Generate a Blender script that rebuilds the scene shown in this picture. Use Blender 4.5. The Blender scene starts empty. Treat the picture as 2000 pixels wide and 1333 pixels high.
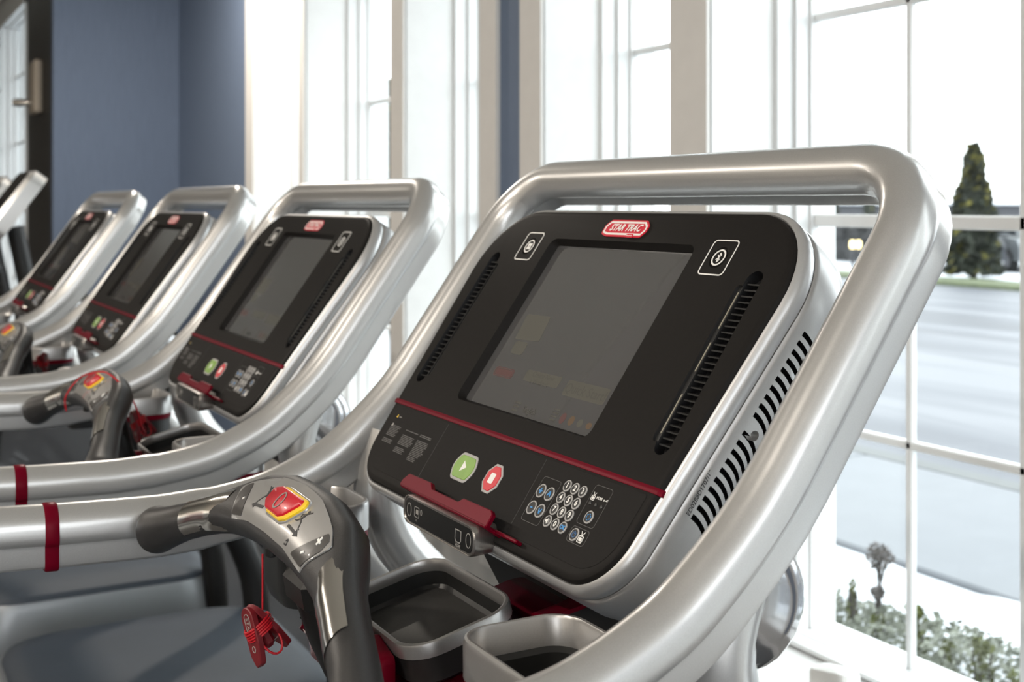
import bpy, bmesh, math, random
from mathutils import Vector, Matrix
random.seed(7)
R = math.radians
SC = bpy.context.scene
COL = SC.collection

# ------------------------------------------------------------------ camera
cd = bpy.data.cameras.new('camera'); cam = bpy.data.objects.new('camera', cd); COL.objects.link(cam)
cam.location = (0, 0, 1.6); cam.rotation_euler = (R(90), 0, R(61.491))
cd.lens = 43.456; cd.sensor_width = 36; cd.shift_y = -0.1331; cd.clip_start = .02; cd.clip_end = 400
cd.dof.use_dof = True; cd.dof.focus_distance = 1.30; cd.dof.aperture_fstop = 7.0
SC.camera = cam
# ------------------------------------------------------------------ world and lights
w = bpy.data.worlds.new('world'); SC.world = w; w.use_nodes = True
nt = w.node_tree; bg = nt.nodes['Background']
bg.inputs[0].default_value = (0.93, 0.97, 1.0, 1); bg.inputs[1].default_value = 4.4
SC.view_settings.view_transform = 'Standard'; SC.view_settings.look = 'None'
SC.view_settings.exposure = 0.18; SC.view_settings.gamma = 1; SC.view_settings.use_curve_mapping = False

FLOOR, CEIL = 0.0, 3.35
def area_lamp(name, loc, size, power, color, shape='DISK'):
    l = bpy.data.lights.new(name, 'AREA'); l.shape = shape; l.size = size; l.energy = power; l.color = color
    o = bpy.data.objects.new(name, l); COL.objects.link(o); o.location = loc
    return o
# x, y, power of each recessed ceiling light; fourth added to brighten blue wall
LAMPS = [(-.6, -1.9, 50), (-3.0, -1.9, 50), (-5.4, -1.9, 46), (-6.3, 1.35, 46), (-.6, -3.9, 24), (-3.0, -3.9, 24), (-5.4, -3.9, 24), (1.8, -1.9, 24), (1.8, -3.9, 24), (-7.8, -1.9, 24)]
for (x, y, pw_) in LAMPS:
    area_lamp('downlight_lamp', (x, y, CEIL - .012), .16, pw_, (1, .91, .80))

# ------------------------------------------------------------------ materials
MATS = {}
def mat(name, col, rough=.5, metal=0., coat=0., noise=0., nscale=40., bump=0., bscale=200., spec=.5, emit=None, estr=0., coat_r=.05, stretch=None, alpha=None):
    m = bpy.data.materials.new(name); m.use_nodes = True; MATS[name] = m
    N = m.node_tree.nodes; Lk = m.node_tree.links; p = N['Principled BSDF']
    p.inputs['Base Color'].default_value = (*col, 1); p.inputs['Roughness'].default_value = rough
    p.inputs['Metallic'].default_value = metal; p.inputs['Coat Weight'].default_value = coat
    p.inputs['Coat Roughness'].default_value = coat_r; p.inputs['Specular IOR Level'].default_value = spec
    if emit: p.inputs['Emission Color'].default_value = (*emit, 1); p.inputs['Emission Strength'].default_value = estr
    tc = N.new('ShaderNodeTexCoord'); mp = N.new('ShaderNodeMapping'); Lk.new(tc.outputs['Object'], mp.inputs[0])
    if stretch: mp.inputs['Scale'].default_value = stretch
    if noise:
        n = N.new('ShaderNodeTexNoise'); n.inputs['Scale'].default_value = nscale; n.inputs['Detail'].default_value = 5
        Lk.new(mp.outputs[0], n.inputs['Vector'])
        r = N.new('ShaderNodeValToRGB'); r.color_ramp.elements[0].position = .3; r.color_ramp.elements[1].position = .7
        r.color_ramp.elements[0].color = (*[c * (1 - noise) for c in col], 1); r.color_ramp.elements[1].color = (*[min(1, c * (1 + noise)) for c in col], 1)
        Lk.new(n.outputs['Fac'], r.inputs[0]); Lk.new(r.outputs[0], p.inputs['Base Color'])
    if bump:
        n2 = N.new('ShaderNodeTexNoise'); n2.inputs['Scale'].default_value = bscale; n2.inputs['Detail'].default_value = 3
        Lk.new(mp.outputs[0], n2.inputs['Vector'])
        b = N.new('ShaderNodeBump'); b.inputs['Strength'].default_value = bump; b.inputs['Distance'].default_value = .001
        Lk.new(n2.outputs['Fac'], b.inputs['Height']); Lk.new(b.outputs[0], p.inputs['Normal'])
    return m
silver = mat('silver_paint', (.53, .525, .515), .31, .7, .6, noise=.05, nscale=900, coat_r=.12)
shellsilver = mat('shell_silver', (.50, .50, .50), .38, .6, .3, noise=.03, nscale=900, coat_r=.15)
rimsilver = mat('rim_silver', (.50, .49, .48), .33, .8, .2, noise=.04, nscale=700)
bezelmetal = mat('brushed_bezel', (.36, .34, .32), .28, .9, .2, noise=.06, nscale=500)
knucklem = mat('knuckle_gloss', (.36, .36, .37), .13, .85, .5)
chrome = mat('contact_steel', (.72, .69, .64), .16, 1., 0)
facem = mat('face_black', (.0150, .0138, .0130), .40, 0, 0, noise=.06, nscale=300, spec=.08)
facem.node_tree.nodes['Principled BSDF'].inputs['IOR'].default_value = 1.30
glossb = mat('gloss_black', (.006, .006, .006), .10, 0, .6)
overlay = mat('overlay_black', (.019, .0178, .0172), .50, noise=.05, nscale=300, spec=.12)
overlay.node_tree.nodes['Principled BSDF'].inputs['IOR'].default_value = 1.24
overlay2 = mat('overlay_line', (.075, .072, .07), .5)
hole = mat('hole_black', (.006, .006, .007), .5)
ribm = mat('louver_black', (.02, .02, .02), .32)
goldl = mat('pale_line', (.30, .28, .22), .4)
red = mat('anodised_red', (.125, .001, .010), .34, .1, 0, spec=.2)
red.node_tree.nodes['Principled BSDF'].inputs['IOR'].default_value = 1.28
redbr = mat('bright_red', (.62, .004, .02), .3, .1, .6)
redpl = mat('dark_red_gloss', (.075, .002, .008), .12, .1, 1.)
cordm = mat('red_cord', (.45, .003, .012), .55, noise=.2, nscale=900)
clipm = mat('clip_red', (.15, .004, .009), .45, noise=.05, nscale=200)
white = mat('print_white', (.82, .81, .78), .45)
whitedim = mat('print_grey', (.33, .32, .30), .5)
textdim = mat('print_small', (.095, .092, .09), .5)
keyring = mat('key_ring_grey', (.36, .35, .34), .45)
blue = mat('print_blue', (.03, .26, .62), .45)
bluedim = mat('print_blue_dim', (.02, .12, .30), .45)
green = mat('start_green', (.20, .36, .06), .4, noise=.1, nscale=60)
stopred = mat('stop_red', (.58, .01, .025), .4)
logored = mat('logo_red', (.60, .005, .03), .35)
yellow = mat('stop_yellow', (.85, .56, .02), .35, 0, .5)
knobred = mat('knob_red', (.52, .006, .02), .3, 0, .5)
greyprint = mat('grey_print', (.25, .22, .20), .5)
rubber = mat('grip_rubber', (.022, .021, .021), .42, noise=.1, nscale=300, bump=.25, bscale=900)
podm = mat('pod_plate_silver', (.37, .365, .355), .26, .35, .8)
podbtn = mat('pod_button', (.045, .042, .04), .3, 0, .4)
dbl = mat('dark_ink', (.01, .01, .012), .5)
cupm = mat('cup_black', (.015, .015, .015), .35)
trayfloor = mat('tray_floor', (.045, .044, .042), .55, noise=.08, nscale=200)
hoodm = mat('hood_slate', (.018, .027, .04), .60, 0, 0, noise=.05, nscale=12)
skirt = mat('skirt_silver', (.22, .235, .25), .4, .5, .2)
belt = mat('belt_black', (.012, .012, .013), .7, noise=.1, nscale=300)
plasticbk = mat('plastic_black', (.007, .007, .007), .42, spec=.35)
ledw = mat('led_lens', (.05, .05, .05), .15, 0, .6)
# faint picture on the display: a few flat prints slightly lighter than the glass
scr = mat('display_glass', (.075, .075, .077), .06, 0, 1., spec=.7, coat_r=.03)
scrA = mat('display_print', (.10, .098, .085), .08, 0, .6)
scrB = mat('display_red', (.115, .062, .06), .08, 0, .6)
scrC = mat('display_orange', (.13, .09, .06), .08, 0, .6)

# ------------------------------------------------------------------ mesh helpers
class MB:
    def __init__(s): s.v = []; s.f = []; s.m = []
    def add(s, vs, fs, m=0):
        o = len(s.v); s.v += [Vector(v) for v in vs]; s.f += [[i + o for i in f] for f in fs]; s.m += [m] * len(fs)
        return s
    def tr(s, M): s.v = [M @ v for v in s.v]; return s
    def merge(s, b, M=None, m=None):
        o = len(s.v); s.v += [(M @ v if M else v) for v in b.v]; s.f += [[i + o for i in f] for f in b.f]
        s.m += [m] * len(b.f) if m is not None else b.m
        return s
    def loft(s, rings, m=0, closed=True, cap0=False, cap1=False, loop=False, mcap0=None, mcap1=None):
        n = len(rings[0]); vs = [p for r in rings for p in r]; fs = []
        K = len(rings)
        for i in range(K if loop else K - 1):
            for j in range(n if closed else n - 1):
                a = i * n + j; b = i * n + (j + 1) % n; c = ((i + 1) % K) * n + (j + 1) % n; d = ((i + 1) % K) * n + j
                fs.append([a, b, c, d])
        s.add(vs, fs, m)
        if cap0: s.add(rings[0], [list(range(n))[::-1]], m if mcap0 is None else mcap0)
        if cap1: s.add(rings[-1], [list(range(n))], m if mcap1 is None else mcap1)
        return s
    def box(s, c, d, m=0, M=None, bev=0):
        x, y, z = d[0] / 2, d[1] / 2, d[2] / 2
        if bev:
            b = min(bev, x * .9, y * .9, z * .9); rr = []
            for zz, o in ((-z, b), (-z + b, 0), (z - b, 0), (z, b)):
                X, Y = x - o, y - o
                rr.append([(-X + (b if not o else b*.0), -Y, zz), (X - (b if not o else 0), -Y, zz), (X, -Y + (b if not o else 0), zz), (X, Y - (b if not o else 0), zz),
                           (X - (b if not o else 0), Y, zz), (-X + (b if not o else 0), Y, zz), (-X, Y - (b if not o else 0), zz), (-X, -Y + (b if not o else 0), zz)])
            t = MB().loft([[Vector(p) for p in r] for r in rr], 0, cap0=True, cap1=True)
        else:
            t = MB().add([(i, j, k) for i in (-x, x) for j in (-y, y) for k in (-z, z)],
                         [[0, 1, 3, 2], [4, 6, 7, 5], [0, 4, 5, 1], [2, 3, 7, 6], [0, 2, 6, 4], [1, 5, 7, 3]])
        MM = Matrix.Translation(Vector(c)) @ (M.to_4x4() if M else Matrix.Identity(4))
        return s.merge(t, MM, m)
    def prism(s, poly, z0, z1, m=0, bev=0, mtop=None):
        ins = offset(poly, -bev) if bev else poly
        r = [[(x, y, z0) for x, y in poly]]
        if bev: r += [[(x, y, z1 - bev) for x, y in poly], [(x, y, z1) for x, y in ins]]
        else: r += [[(x, y, z1) for x, y in poly]]
        return s.loft([[Vector(p) for p in q] for q in r], m, cap0=True, cap1=True, mcap1=mtop)
    def frame(s, out, inn, z0, z1, m=0):
        rr = [[(x, y, z) for x, y in p] for p, z in ((out, z0), (out, z1), (inn, z1), (inn, z0))]
        return s.loft([[Vector(p) for p in q] for q in rr], m, loop=True)
    def tube(s, path, r, seg=12, m=0, caps=True, loop=False):
        path = [Vector(p) for p in path]; n = len(path); rings = []
        up = None
        for i, p in enumerate(path):
            t = (path[(i + 1) % n] - path[i - 1]) if loop else (path[min(i + 1, n - 1)] - path[max(i - 1, 0)])
            t.normalize()
            if up is None:
                up = Vector((0, 0, 1)) if abs(t.z) < .9 else Vector((1, 0, 0))
            a = t.cross(up).normalized(); up = a.cross(t).normalized()
            rr = r[i] if isinstance(r, (list, tuple)) else r
            rings.append([p + (a * math.cos(k * 2 * math.pi / seg) + up * math.sin(k * 2 * math.pi / seg)) * rr for k in range(seg)])
        return s.loft(rings, m, cap0=caps and not loop, cap1=caps and not loop, loop=loop)
    def lathe(s, prof, seg=24, m=0, M=None):
        rings = [[Vector((r * math.cos(k * 2 * math.pi / seg), r * math.sin(k * 2 * math.pi / seg), z)) for k in range(seg)] for r, z in prof]
        t = MB().loft(rings, m, cap0=True, cap1=True)
        return s.merge(t, M)
    def mesh(s, name, mats, angle=35, smooth=True):
        me = bpy.data.meshes.new(name); me.from_pydata([tuple(v) for v in s.v], [], s.f)
        for k in mats: me.materials.append(k)
        me.polygons.foreach_set('material_index', s.m)
        bm = bmesh.new(); bm.from_mesh(me); bmesh.ops.remove_doubles(bm, verts=bm.verts, dist=1e-6)
        bmesh.ops.recalc_face_normals(bm, faces=bm.faces); bm.to_mesh(me); bm.free()
        if smooth:
            me.polygons.foreach_set('use_smooth', [True] * len(me.polygons)); me.set_sharp_from_angle(angle=R(angle))
        return me
    def build(s, name, mats, parent=None, M=None, angle=35, smooth=True):
        if not isinstance(mats, (list, tuple)): mats = [mats]
        if M is not None: s.tr(M)
        o = bpy.data.objects.new(name, s.mesh(name, mats, angle, smooth)); COL.objects.link(o)
        if parent: o.parent = parent
        return o
def tag(o, label=None, cat=None, group=None, kind=None):
    if label: o['label'] = label
    if cat: o['category'] = cat
    if group: o['group'] = group
    if kind: o['kind'] = kind
    return o
def thing(name, label, cat, loc=(0, 0, 0), rz=0, group=None):
    o = bpy.data.objects.new(name, None); COL.objects.link(o); o.location = loc; o.rotation_euler = (0, 0, rz); o.empty_display_size = .05
    return tag(o, label, cat, group)
def struct(name, b, m, parent=None, smooth=False):
    o = b.build(name, m, parent, smooth=smooth)
    if not parent: o['kind'] = 'structure'
    return o
def area(p): return sum(p[i - 1][0] * p[i][1] - p[i][0] * p[i - 1][1] for i in range(len(p))) / 2
def offset(poly, d):
    n = len(poly); sg = 1 if area(poly) > 0 else -1; out = []
    for i in range(n):
        ax, ay = poly[i - 1]; bx, by = poly[i]; cx, cy = poly[(i + 1) % n]
        e1 = Vector((bx - ax, by - ay)); e2 = Vector((cx - bx, cy - by))
        if e1.length < 1e-9: e1 = e2
        if e2.length < 1e-9: e2 = e1
        n1 = Vector((e1.y, -e1.x)).normalized(); n2 = Vector((e2.y, -e2.x)).normalized()
        nn = n1 + n2
        if nn.length < 1e-6: nn = n1
        nn.normalize(); k = 1 / max(.35, nn.dot(n1))
        out.append((bx + nn.x * d * k * sg, by + nn.y * d * k * sg))
    return out
def rpoly(pts, rad, seg=8):
    out = []; n = len(pts)
    for i in range(n):
        p = Vector(pts[i]); a = (Vector(pts[i - 1]) - p); b = (Vector(pts[(i + 1) % n]) - p)
        r = rad[i] if isinstance(rad, (list, tuple)) else rad
        if r <= 0: out.append(tuple(p)); continue
        la, lb = a.length, b.length; a.normalize(); b.normalize()
        ang = a.angle(b); t = min(r / math.tan(ang / 2), la * .49, lb * .49); r = t * math.tan(ang / 2)
        c = p + (a + b).normalized() * (r / math.sin(ang / 2))
        s0 = p + a * t - c; s1 = p + b * t - c
        a0 = math.atan2(s0.y, s0.x); a1 = math.atan2(s1.y, s1.x); d = (a1 - a0 + math.pi) % (2 * math.pi) - math.pi
        for k in range(seg + 1):
            q = a0 + d * k / seg; out.append((c.x + r * math.cos(q), c.y + r * math.sin(q)))
    return out
def rrect(cx, cy, w_, h_, r, seg=5):
    x, y = w_ / 2, h_ / 2
    return rpoly([(cx - x, cy - y), (cx + x, cy - y), (cx + x, cy + y), (cx - x, cy + y)], r, seg)
def circ(cx, cy, r, n=24, ry=None):
    return [(cx + r * math.cos(k * 2 * math.pi / n), cy + (ry or r) * math.sin(k * 2 * math.pi / n)) for k in range(n)]
def crom(pts, sub=6):
    pts = [Vector(p) for p in pts]; out = []
    for i in range(len(pts) - 1):
        p0 = pts[max(i - 1, 0)]; p1 = pts[i]; p2 = pts[i + 1]; p3 = pts[min(i + 2, len(pts) - 1)]
        for k in range(sub):
            t = k / sub
            out.append(.5 * ((2 * p1) + (p2 - p0) * t + (2 * p0 - 5 * p1 + 4 * p2 - p3) * t * t + (3 * p1 - p0 - 3 * p2 + p3) * t ** 3))
    out.append(pts[-1]); return out
_tc = {}
def textmesh(txt, size, bold=0., shear=0., align='CENTER', sx=1.):
    key = (txt, size, bold, shear, align, sx)
    if key not in _tc:
        c = bpy.data.curves.new('t', 'FONT'); c.body = txt; c.size = size; c.offset = bold; c.shear = shear
        c.align_x = align; c.align_y = 'CENTER'; c.resolution_u = 3
        o = bpy.data.objects.new('t', c); COL.objects.link(o)
        bpy.context.view_layer.update()
        me = o.evaluated_get(bpy.context.evaluated_depsgraph_get()).to_mesh()
        b = MB().add([(v.co.x * sx, v.co.y, 0) for v in me.vertices], [list(p.vertices) for p in me.polygons])
        o.to_mesh_clear(); bpy.data.objects.remove(o); bpy.data.curves.remove(c)
        _tc[key] = b
    return _tc[key]
def T(x, y, z): return Matrix.Translation((x, y, z))
def boolean(o, cutters):
    par = o.parent; o.parent = None
    for c in cutters:
        md = o.modifiers.new('b', 'BOOLEAN'); md.operation = 'DIFFERENCE'; md.solver = 'EXACT'; md.object = c
        try: md.material_mode = 'TRANSFER'
        except Exception: pass
    bpy.context.view_layer.update()
    me = bpy.data.meshes.new_from_object(o.evaluated_get(bpy.context.evaluated_depsgraph_get()))
    o.modifiers.clear(); o.data = me; o.parent = par
    me.polygons.foreach_set('use_smooth', [True] * len(me.polygons)); me.set_sharp_from_angle(angle=R(35))
    for c in cutters: bpy.data.objects.remove(c)
    return o

#PARTS
# ------------------------------------------------------------------ treadmill
SL = R(54.42); CS, SN = math.cos(SL), math.sin(SL)
OZ = 1.558                                     # height of the middle of the badge above the floor
MC = Matrix(((.001, 0, 0, 0), (0, .001 * CS, -.001 * SN, 0), (0, .001 * SN, .001 * CS, OZ), (0, 0, 0, 1)))   # console frame in mm: right, up the slope, towards the user
YO = .836
def yz(x, y, z): return Vector((x, y - YO, z + 1.587))          # point from its distance forward and its height against eye level
def cf(a, b, n): return MC @ Vector((a, b, n))

def console(root):
    base = rpoly([(-336, 26), (336, 26), (298, -402), (-298, -402)][::-1], [62, 62, 95, 95], 12)
    def ring(off, n): return [Vector((x, y, n)) for x, y in offset(base, off)]
    def strip(layers, name, m, par, c0=True, c1=True):
        return MB().loft([ring(o, n) for o, n in layers], 0, cap0=c0, cap1=c1).build(name, m, par, MC, angle=30)
    # face panel with its recesses
    fp = strip([(-1.5, -16), (-.3, -14), (-.3, -6), (-.8, -3.2), (-2.2, -1.2), (-5, -.2), (-9, 0)], 'face_panel', [facem, hole, ribm], root)
    cut = MB().loft([[Vector((x, y, z)) for x, y in rrect(cx, cy, ww, hh, r)] for cx, cy, ww, hh, r, z in ((0, -141.5, 314, 247, 13, 1), (0, -141.5, 313, 246, 13, .05), (0, -141, 303, 236, 5, -11.2))], 0, cap0=True, cap1=True).build('c', [facem], None, MC)
    cuts = [cut]
    for s in (-1, 1):
        b = MB().prism(rrect(s * 279, -152, 24, 212, 11.9), -13, 1, 0)
        cuts.append(b.build('c', [hole], None, MC))
        b = MB().prism(rrect(s * 264, -155, 12, 182, 5.9), -3, 1, 0)
        cuts.append(b.build('c', [ribm], None, MC))
        cuts.append(MB().lathe([(9, -2.6), (12.5, -1.6), (13.6, .4)], 28, M=T(s * 204.5, -33, 0)).build('c', [facem], None, MC))
    boolean(fp, cuts)
    sub = lambda b, name, m, angle=30: b.build(name, m, fp, MC, angle)
    # display
    sub(MB().prism(rrect(0, -141, 302.5, 235.5, 5), -11.3, -10.6, 0), 'display', scr)
    pr = MB(); z = -10.55
    pr.prism(rpoly([(-125, -128), (-68, -127), (-62, -163), (-120, -165)][::-1], 3, 3), z, z + .05, 0)
    pr.prism(rrect(-98, -176, 30, 18, 5), z, z + .05, 0)
    pr.prism(rrect(-99, -212, 42, 9, 4), z, z + .05, 1)
    pr.frame(rrect(-99, -212, 48, 13, 5), rrect(-99, -212, 44, 10.5, 4.5), z, z + .05, 1)
    pr.prism(rrect(-8, -208, 80, 15, 3), z, z + .03, 0)
    pr.prism(rrect(91, -211, 86, 20, 3), z, z + .03, 0)
    pr.merge(textmesh('Quick Start!', 17, .2), T(91, -211.5, z + .1), 2)
    pr.merge(textmesh('Create New', 10, .1), T(-8, -205, z + .1), 2)
    pr.merge(textmesh('a Workout', 9, .1), T(-10, -214, z + .1), 2)
    pr.merge(textmesh('English', 11, .1), T(5, -250, z + .1), 2)
    for k in range(3): pr.prism(rrect(-28, -244 - 5 * k, 14, 2.4, 1), z, z + .08, 2)
    for k in range(4): pr.prism(rrect(58, -239 - 4.4 * k, 13, 2, .9), z, z + .08, 2)
    for k, mm in enumerate((1, 3, 0, 3)): pr.prism(circ(77 + 18 * k, -247, 5.5, 12, 7 - k), z, z + .08, mm)
    sub(pr, 'display_picture', [scrA, scrB, mat('display_text', (.085, .083, .074), .08, 0, .6) if 'display_text' not in MATS else MATS['display_text'], scrC])
    # badge
    bd = MB(); o = rpoly([(-47, -9), (-34, -12.5), (40, -12.5), (47, -4), (47, 5), (38, 12.5), (-38, 12.5), (-47, 4)], 5, 4)
    bd.prism(o, 0, .9, 0, .3)
    bd.frame(offset(o, -2.6), offset(o, -5.4), .9, 1.15, 1)
    bd.prism(rrect(18, -10.6, 14, 5, .4), .95, 1.25, 0)
    for k in range(3): bd.prism(rrect(13 + 4 * k, -10.4, 2, 1.4, .2), 1.2, 1.3, 1)
    bd.merge(textmesh('STAR TRAC', 13.5, .45, .35, 'CENTER', .94), T(0, .3, 1.2), 1)
    sub(bd, 'badge', [logored, white])
    # the two round buttons in their square outlines
    for s in (-1, 1):
        q = MB().frame(rrect(s * 204.5, -33, 43.5, 45, 6), rrect(s * 204.5, -33, 40.3, 41.8, 4.6), 0, .25, 0)
        sub(q, 'button_outline', white)
        b = MB().lathe([(11.5, -2.5), (11.5, -.5), (10.8, .1)], 28, 0)
        b.frame(circ(0, 0, 10.4, 28), circ(0, 0, 8.3, 28), .1, .35, 1)
        if s < 0:
            for k in range(4):
                an = math.pi / 4 + k * math.pi / 2
                b.prism(circ(3.6 * math.cos(an), 3.6 * math.sin(an), 2.7, 12), .1, .35, 1)
        else:
            pts = [(-2.9, -3.2), (2.9, 3.0), (0, 5.9), (0, -5.9), (2.9, -3.0), (-2.9, 3.2)]
            for i in range(5):
                p, q_ = Vector((*pts[i], 0)), Vector((*pts[i + 1], 0)); d = (q_ - p).normalized(); nn = Vector((-d.y, d.x, 0)) * .62
                b.prism([tuple((v).xy) for v in (p - nn, q_ - nn, q_ + nn, p + nn)], .1, .35, 1)
        b.tr(T(s * 204.5, -33, -.2)); sub(b, 'fan_button' if s < 0 else 'wireless_button', [facem, white])
    # vents in the face: fins and the pale light guides beside them
    for s in (-1, 1):
        f0 = MB()
        for k in range(27):
            f0.box((s * 279, -58.5 - 7.15 * k, -7.4), (21.5, 1.6, 9.5), 0, Matrix.Rotation(R(28), 3, 'X'))
        LOUV.append(f0.build('louver_fins', ribm, fp, MC, 20, False))
        for y0, y1 in ((-71, -115), (-131, -165), (-191, -236)):
            sub(MB().prism(rrect(s * 262.5, (y0 + y1) / 2, 1.7, abs(y1 - y0), .8), -3, -2.5, 0), 'light_guide', goldl)
        sub(MB().prism(rrect(s * 266.7, -152, .9, 190, .4), -3, -1.2, 0), 'vent_lip', ribm)
    # lower keypad overlay, red cross strip
    lo = [(-308, -291.5), (308, -291.5), (296, -352), (252, -386), (-252, -389), (-296, -352)]
    lo = rpoly([(-296, -298), (296, -298), (291, -386.5), (-291, -386.5)][::-1], [44, 44, 3, 3], 10)
    sub(MB().prism(lo, 0, .45, 0, .15), 'keypad_overlay', overlay)
    for x0, x1 in ((-132, -128), (109.2, 112.5)):
        sub(MB().prism(rpoly([(x0 - .4, -299), (x0 + .4, -299), (x1 + .4, -386), (x1 - .4, -386)], 0), .4, .5, 0), 'seam_line', hole)
    st = MB().loft([[Vector(p) for p in ((x, -288.5 - dy, n0 - 1), (x, -288.7 - dy, n0 + 1.0), (x, -292 - dy, n0 + 1.7), (x, -295.2 - dy, n0 + 1.0), (x, -295.4 - dy, n0 - 1))] for x, n0, dy in
                    ((-311.2, -9, -1), (-311.4, -4, -.5), (-308, -.6, 0), (-300, 0, 0), (0, 0, 0), (300, 0, 0), (308, -.6, 0), (311.4, -4, -.5), (311.2, -9, -1))], 0, cap0=True, cap1=True)
    sub(st, 'red_cross_strip', red)
    # start and stop buttons
    g = MB(); o = rpoly([(-58, -323.5), (-21, -323.5), (-10.5, -340), (-21, -358), (-58, -358), (-69, -340)], [9, 9, 16, 9, 9, 16], 6)
    g.prism(o, .3, 1.2, 0, .3); g.prism(offset(o, -3.3), .5, 1.9, 1, .5)
    g.prism([(-44, -347), (-33.3, -340), (-44, -333)], 1.7, 2.05, 2); sub(g, 'start_button', [keyring, green, white])
    g = MB(); o = [(24, -322.5), (37.5, -322.5), (48.3, -333), (48.3, -347.5), (37.5, -357.7), (24, -357.7), (13.8, -347.5), (13.8, -333)]
    g.prism(o, .3, 1.2, 0, .3); g.prism(offset(o, -2.9), .5, 1.9, 1, .4); g.prism(rrect(30.6, -340, 11, 12.5, 2), 1.7, 2.05, 2)
    sub(g, 'stop_button', [keyring, stopred, white])
    # keypad
    def key(x, y, r, name, glyph=None, gm=2, size=8.2, extra=None):
        k = MB().lathe([(r, 0), (r, .9), (r - .5, 1.25), (r - 1.4, 1.25), (r - 1.5, .8), (0.01, .95)], 24, 0)
        k.m = [0 if (sum((k.v[i].xy.length for i in f)) / len(f)) > r - 1.45 else 1 for f in k.f]
        if glyph: k.merge(textmesh(glyph, size, .3), T(0, .2, 1.1), gm)
        if extra: extra(k)
        k.tr(T(x, y, .3)); sub(k, name, [keyring, hole, white, blue, bluedim])
    ks = [('1', 0, 0), ('2', 1, 0), ('3', 2, 0), ('4', 0, 1), ('5', 1, 1), ('6', 2, 1), ('7', 0, 2), ('8', 1, 2), ('9', 2, 2), ('0', 1, 3)]
    for g_, i, j in ks: key(170.6 + 14.75 * i, -317.3 - 13.5 * j, 6.5, 'digit_key', g_)
    def spk(k):
        k.prism([(-3.6, -1.2), (-1.6, -1.2), (.6, -3.2), (.6, 3.2), (-1.6, 1.2), (-3.6, 1.2)], .9, 1.2, 2)
        for q in (1.7, 3.0): k.prism(rrect(q, 0, .7, 1.5 + q, .2), .9, 1.2, 0)
    key(170.6, -357.8, 6.5, 'mute_key', extra=spk)
    key(200.1, -357.8, 6.5, 'ok_key', 'OK', 3, 6)
    def bars(segs, mm, th=.8):
        def fx(k):
            for x0, y0, x1, y1 in segs:
                p = Vector((x0, y0)); q = Vector((x1, y1)); d = (q - p).normalized(); n_ = Vector((-d.y, d.x)) * th
                k.prism([tuple(p - n_), tuple(q - n_), tuple(q + n_), tuple(p + n_)], .9, 1.2, mm)
        return fx
    key(131.6, -332, 7.8, 'volume_up_key', extra=bars([(-3, 0, 3, 0), (0, -3, 0, 3)], 3))
    key(148.8, -332, 7.8, 'channel_up_key', extra=bars([(-2.6, -2.4, 0, 3), (2.6, -2.4, 0, 3)], 3))
    key(131.6, -351.6, 7.8, 'volume_down_key', extra=bars([(-2, 0, 2, 0)], 3))
    key(148.8, -351.6, 7.8, 'channel_down_key', extra=bars([(-2.6, 2.4, 0, -3), (2.6, 2.4, 0, -3)], 3))
    def arcs(k):
        for a0 in range(0, 360, 60):
            pt = [(3.6 * math.cos(R(a0 + t)), 3.6 * math.sin(R(a0 + t))) for t in (0, 13, 26, 38)] + [(2.7 * math.cos(R(a0 + t)), 2.7 * math.sin(R(a0 + t))) for t in (38, 26, 13, 0)]
            k.prism(pt, .9, 1.2, 3)
    key(230.8, -338.3, 6.9, 'source_key', extra=arcs)
    def pw(k):
        pt = [(3.3 * math.cos(R(a)), 3.3 * math.sin(R(a))) for a in range(125, 416, 29)] + [(2.5 * math.cos(R(a)), 2.5 * math.sin(R(a))) for a in range(415, 124, -29)]
        k.prism(pt, .9, 1.2, 4); k.prism(rrect(0, 2.2, .9, 3.4, .2), .9, 1.2, 4)
    key(223.6, -359.2, 6.9, 'television_power_key', extra=pw)
    for x0, x1, y0, y1 in ((122.5, 158.5, -367, -315.8), (214.4, 245.8, -347.6, -305), (213.8, 245, -367.3, -350.7)):
        sub(MB().frame(rrect((x0 + x1) / 2, (y0 + y1) / 2, x1 - x0, y1 - y0, 4), rrect((x0 + x1) / 2, (y0 + y1) / 2, x1 - x0 - 1, y1 - y0 - 1, 3.5), .45, .55, 0), 'key_group_outline', overlay2)
    for cx, cy, sc_ in ((220.2, -318.9, .72), (235.6, -361.0, 1.)):
        t = MB().frame(rrect(0, 0, 8.6, 7.4, 1.6), rrect(0, 0, 6.8, 5.6, 1), 0, .3, 0); t.prism(rrect(0, 0, 4.8, 3.8, .8), 0, .3, 0)
        for q in (-1, 1): t.prism([(-.4 + .3 * q, 3.6), (.5 + .3 * q, 3.6), (.5 + 3 * q, 8.2), (-.5 + 3 * q, 8.2)], 0, .3, 0)
        sub(MB().merge(t, T(cx, cy, .45) @ Matrix.Scale(sc_, 4)), 'television_symbol', white)
    sub(MB().merge(textmesh('HDMI', 4.0, .12), T(231, -317.6, .8), 0), 'socket_lettering', white)
    tv = MB(); tv.prism(rrect(242, -317.8, 6, .6, .2), .45, .75, 0); tv.prism(circ(239.3, -317.8, 1, 10), .45, .75, 0); tv.prism(circ(244.6, -316.6, .7, 8), .45, .75, 0)
    tv.prism([(241, -317.8), (243.8, -316.4), (244.1, -316.9), (241.6, -318.1)], .45, .75, 0)
    sub(tv, 'plug_symbol', white)
    for x in (220.4, 230.6, 240.6): sub(MB().lathe([(2, 0), (2, 1), (1.4, 1.4)], 14, M=T(x, -324.8, .2)), 'indicator_lamp', ledw)
    # small print on the left
    tx = MB(); rnd = random.Random(3)
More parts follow.
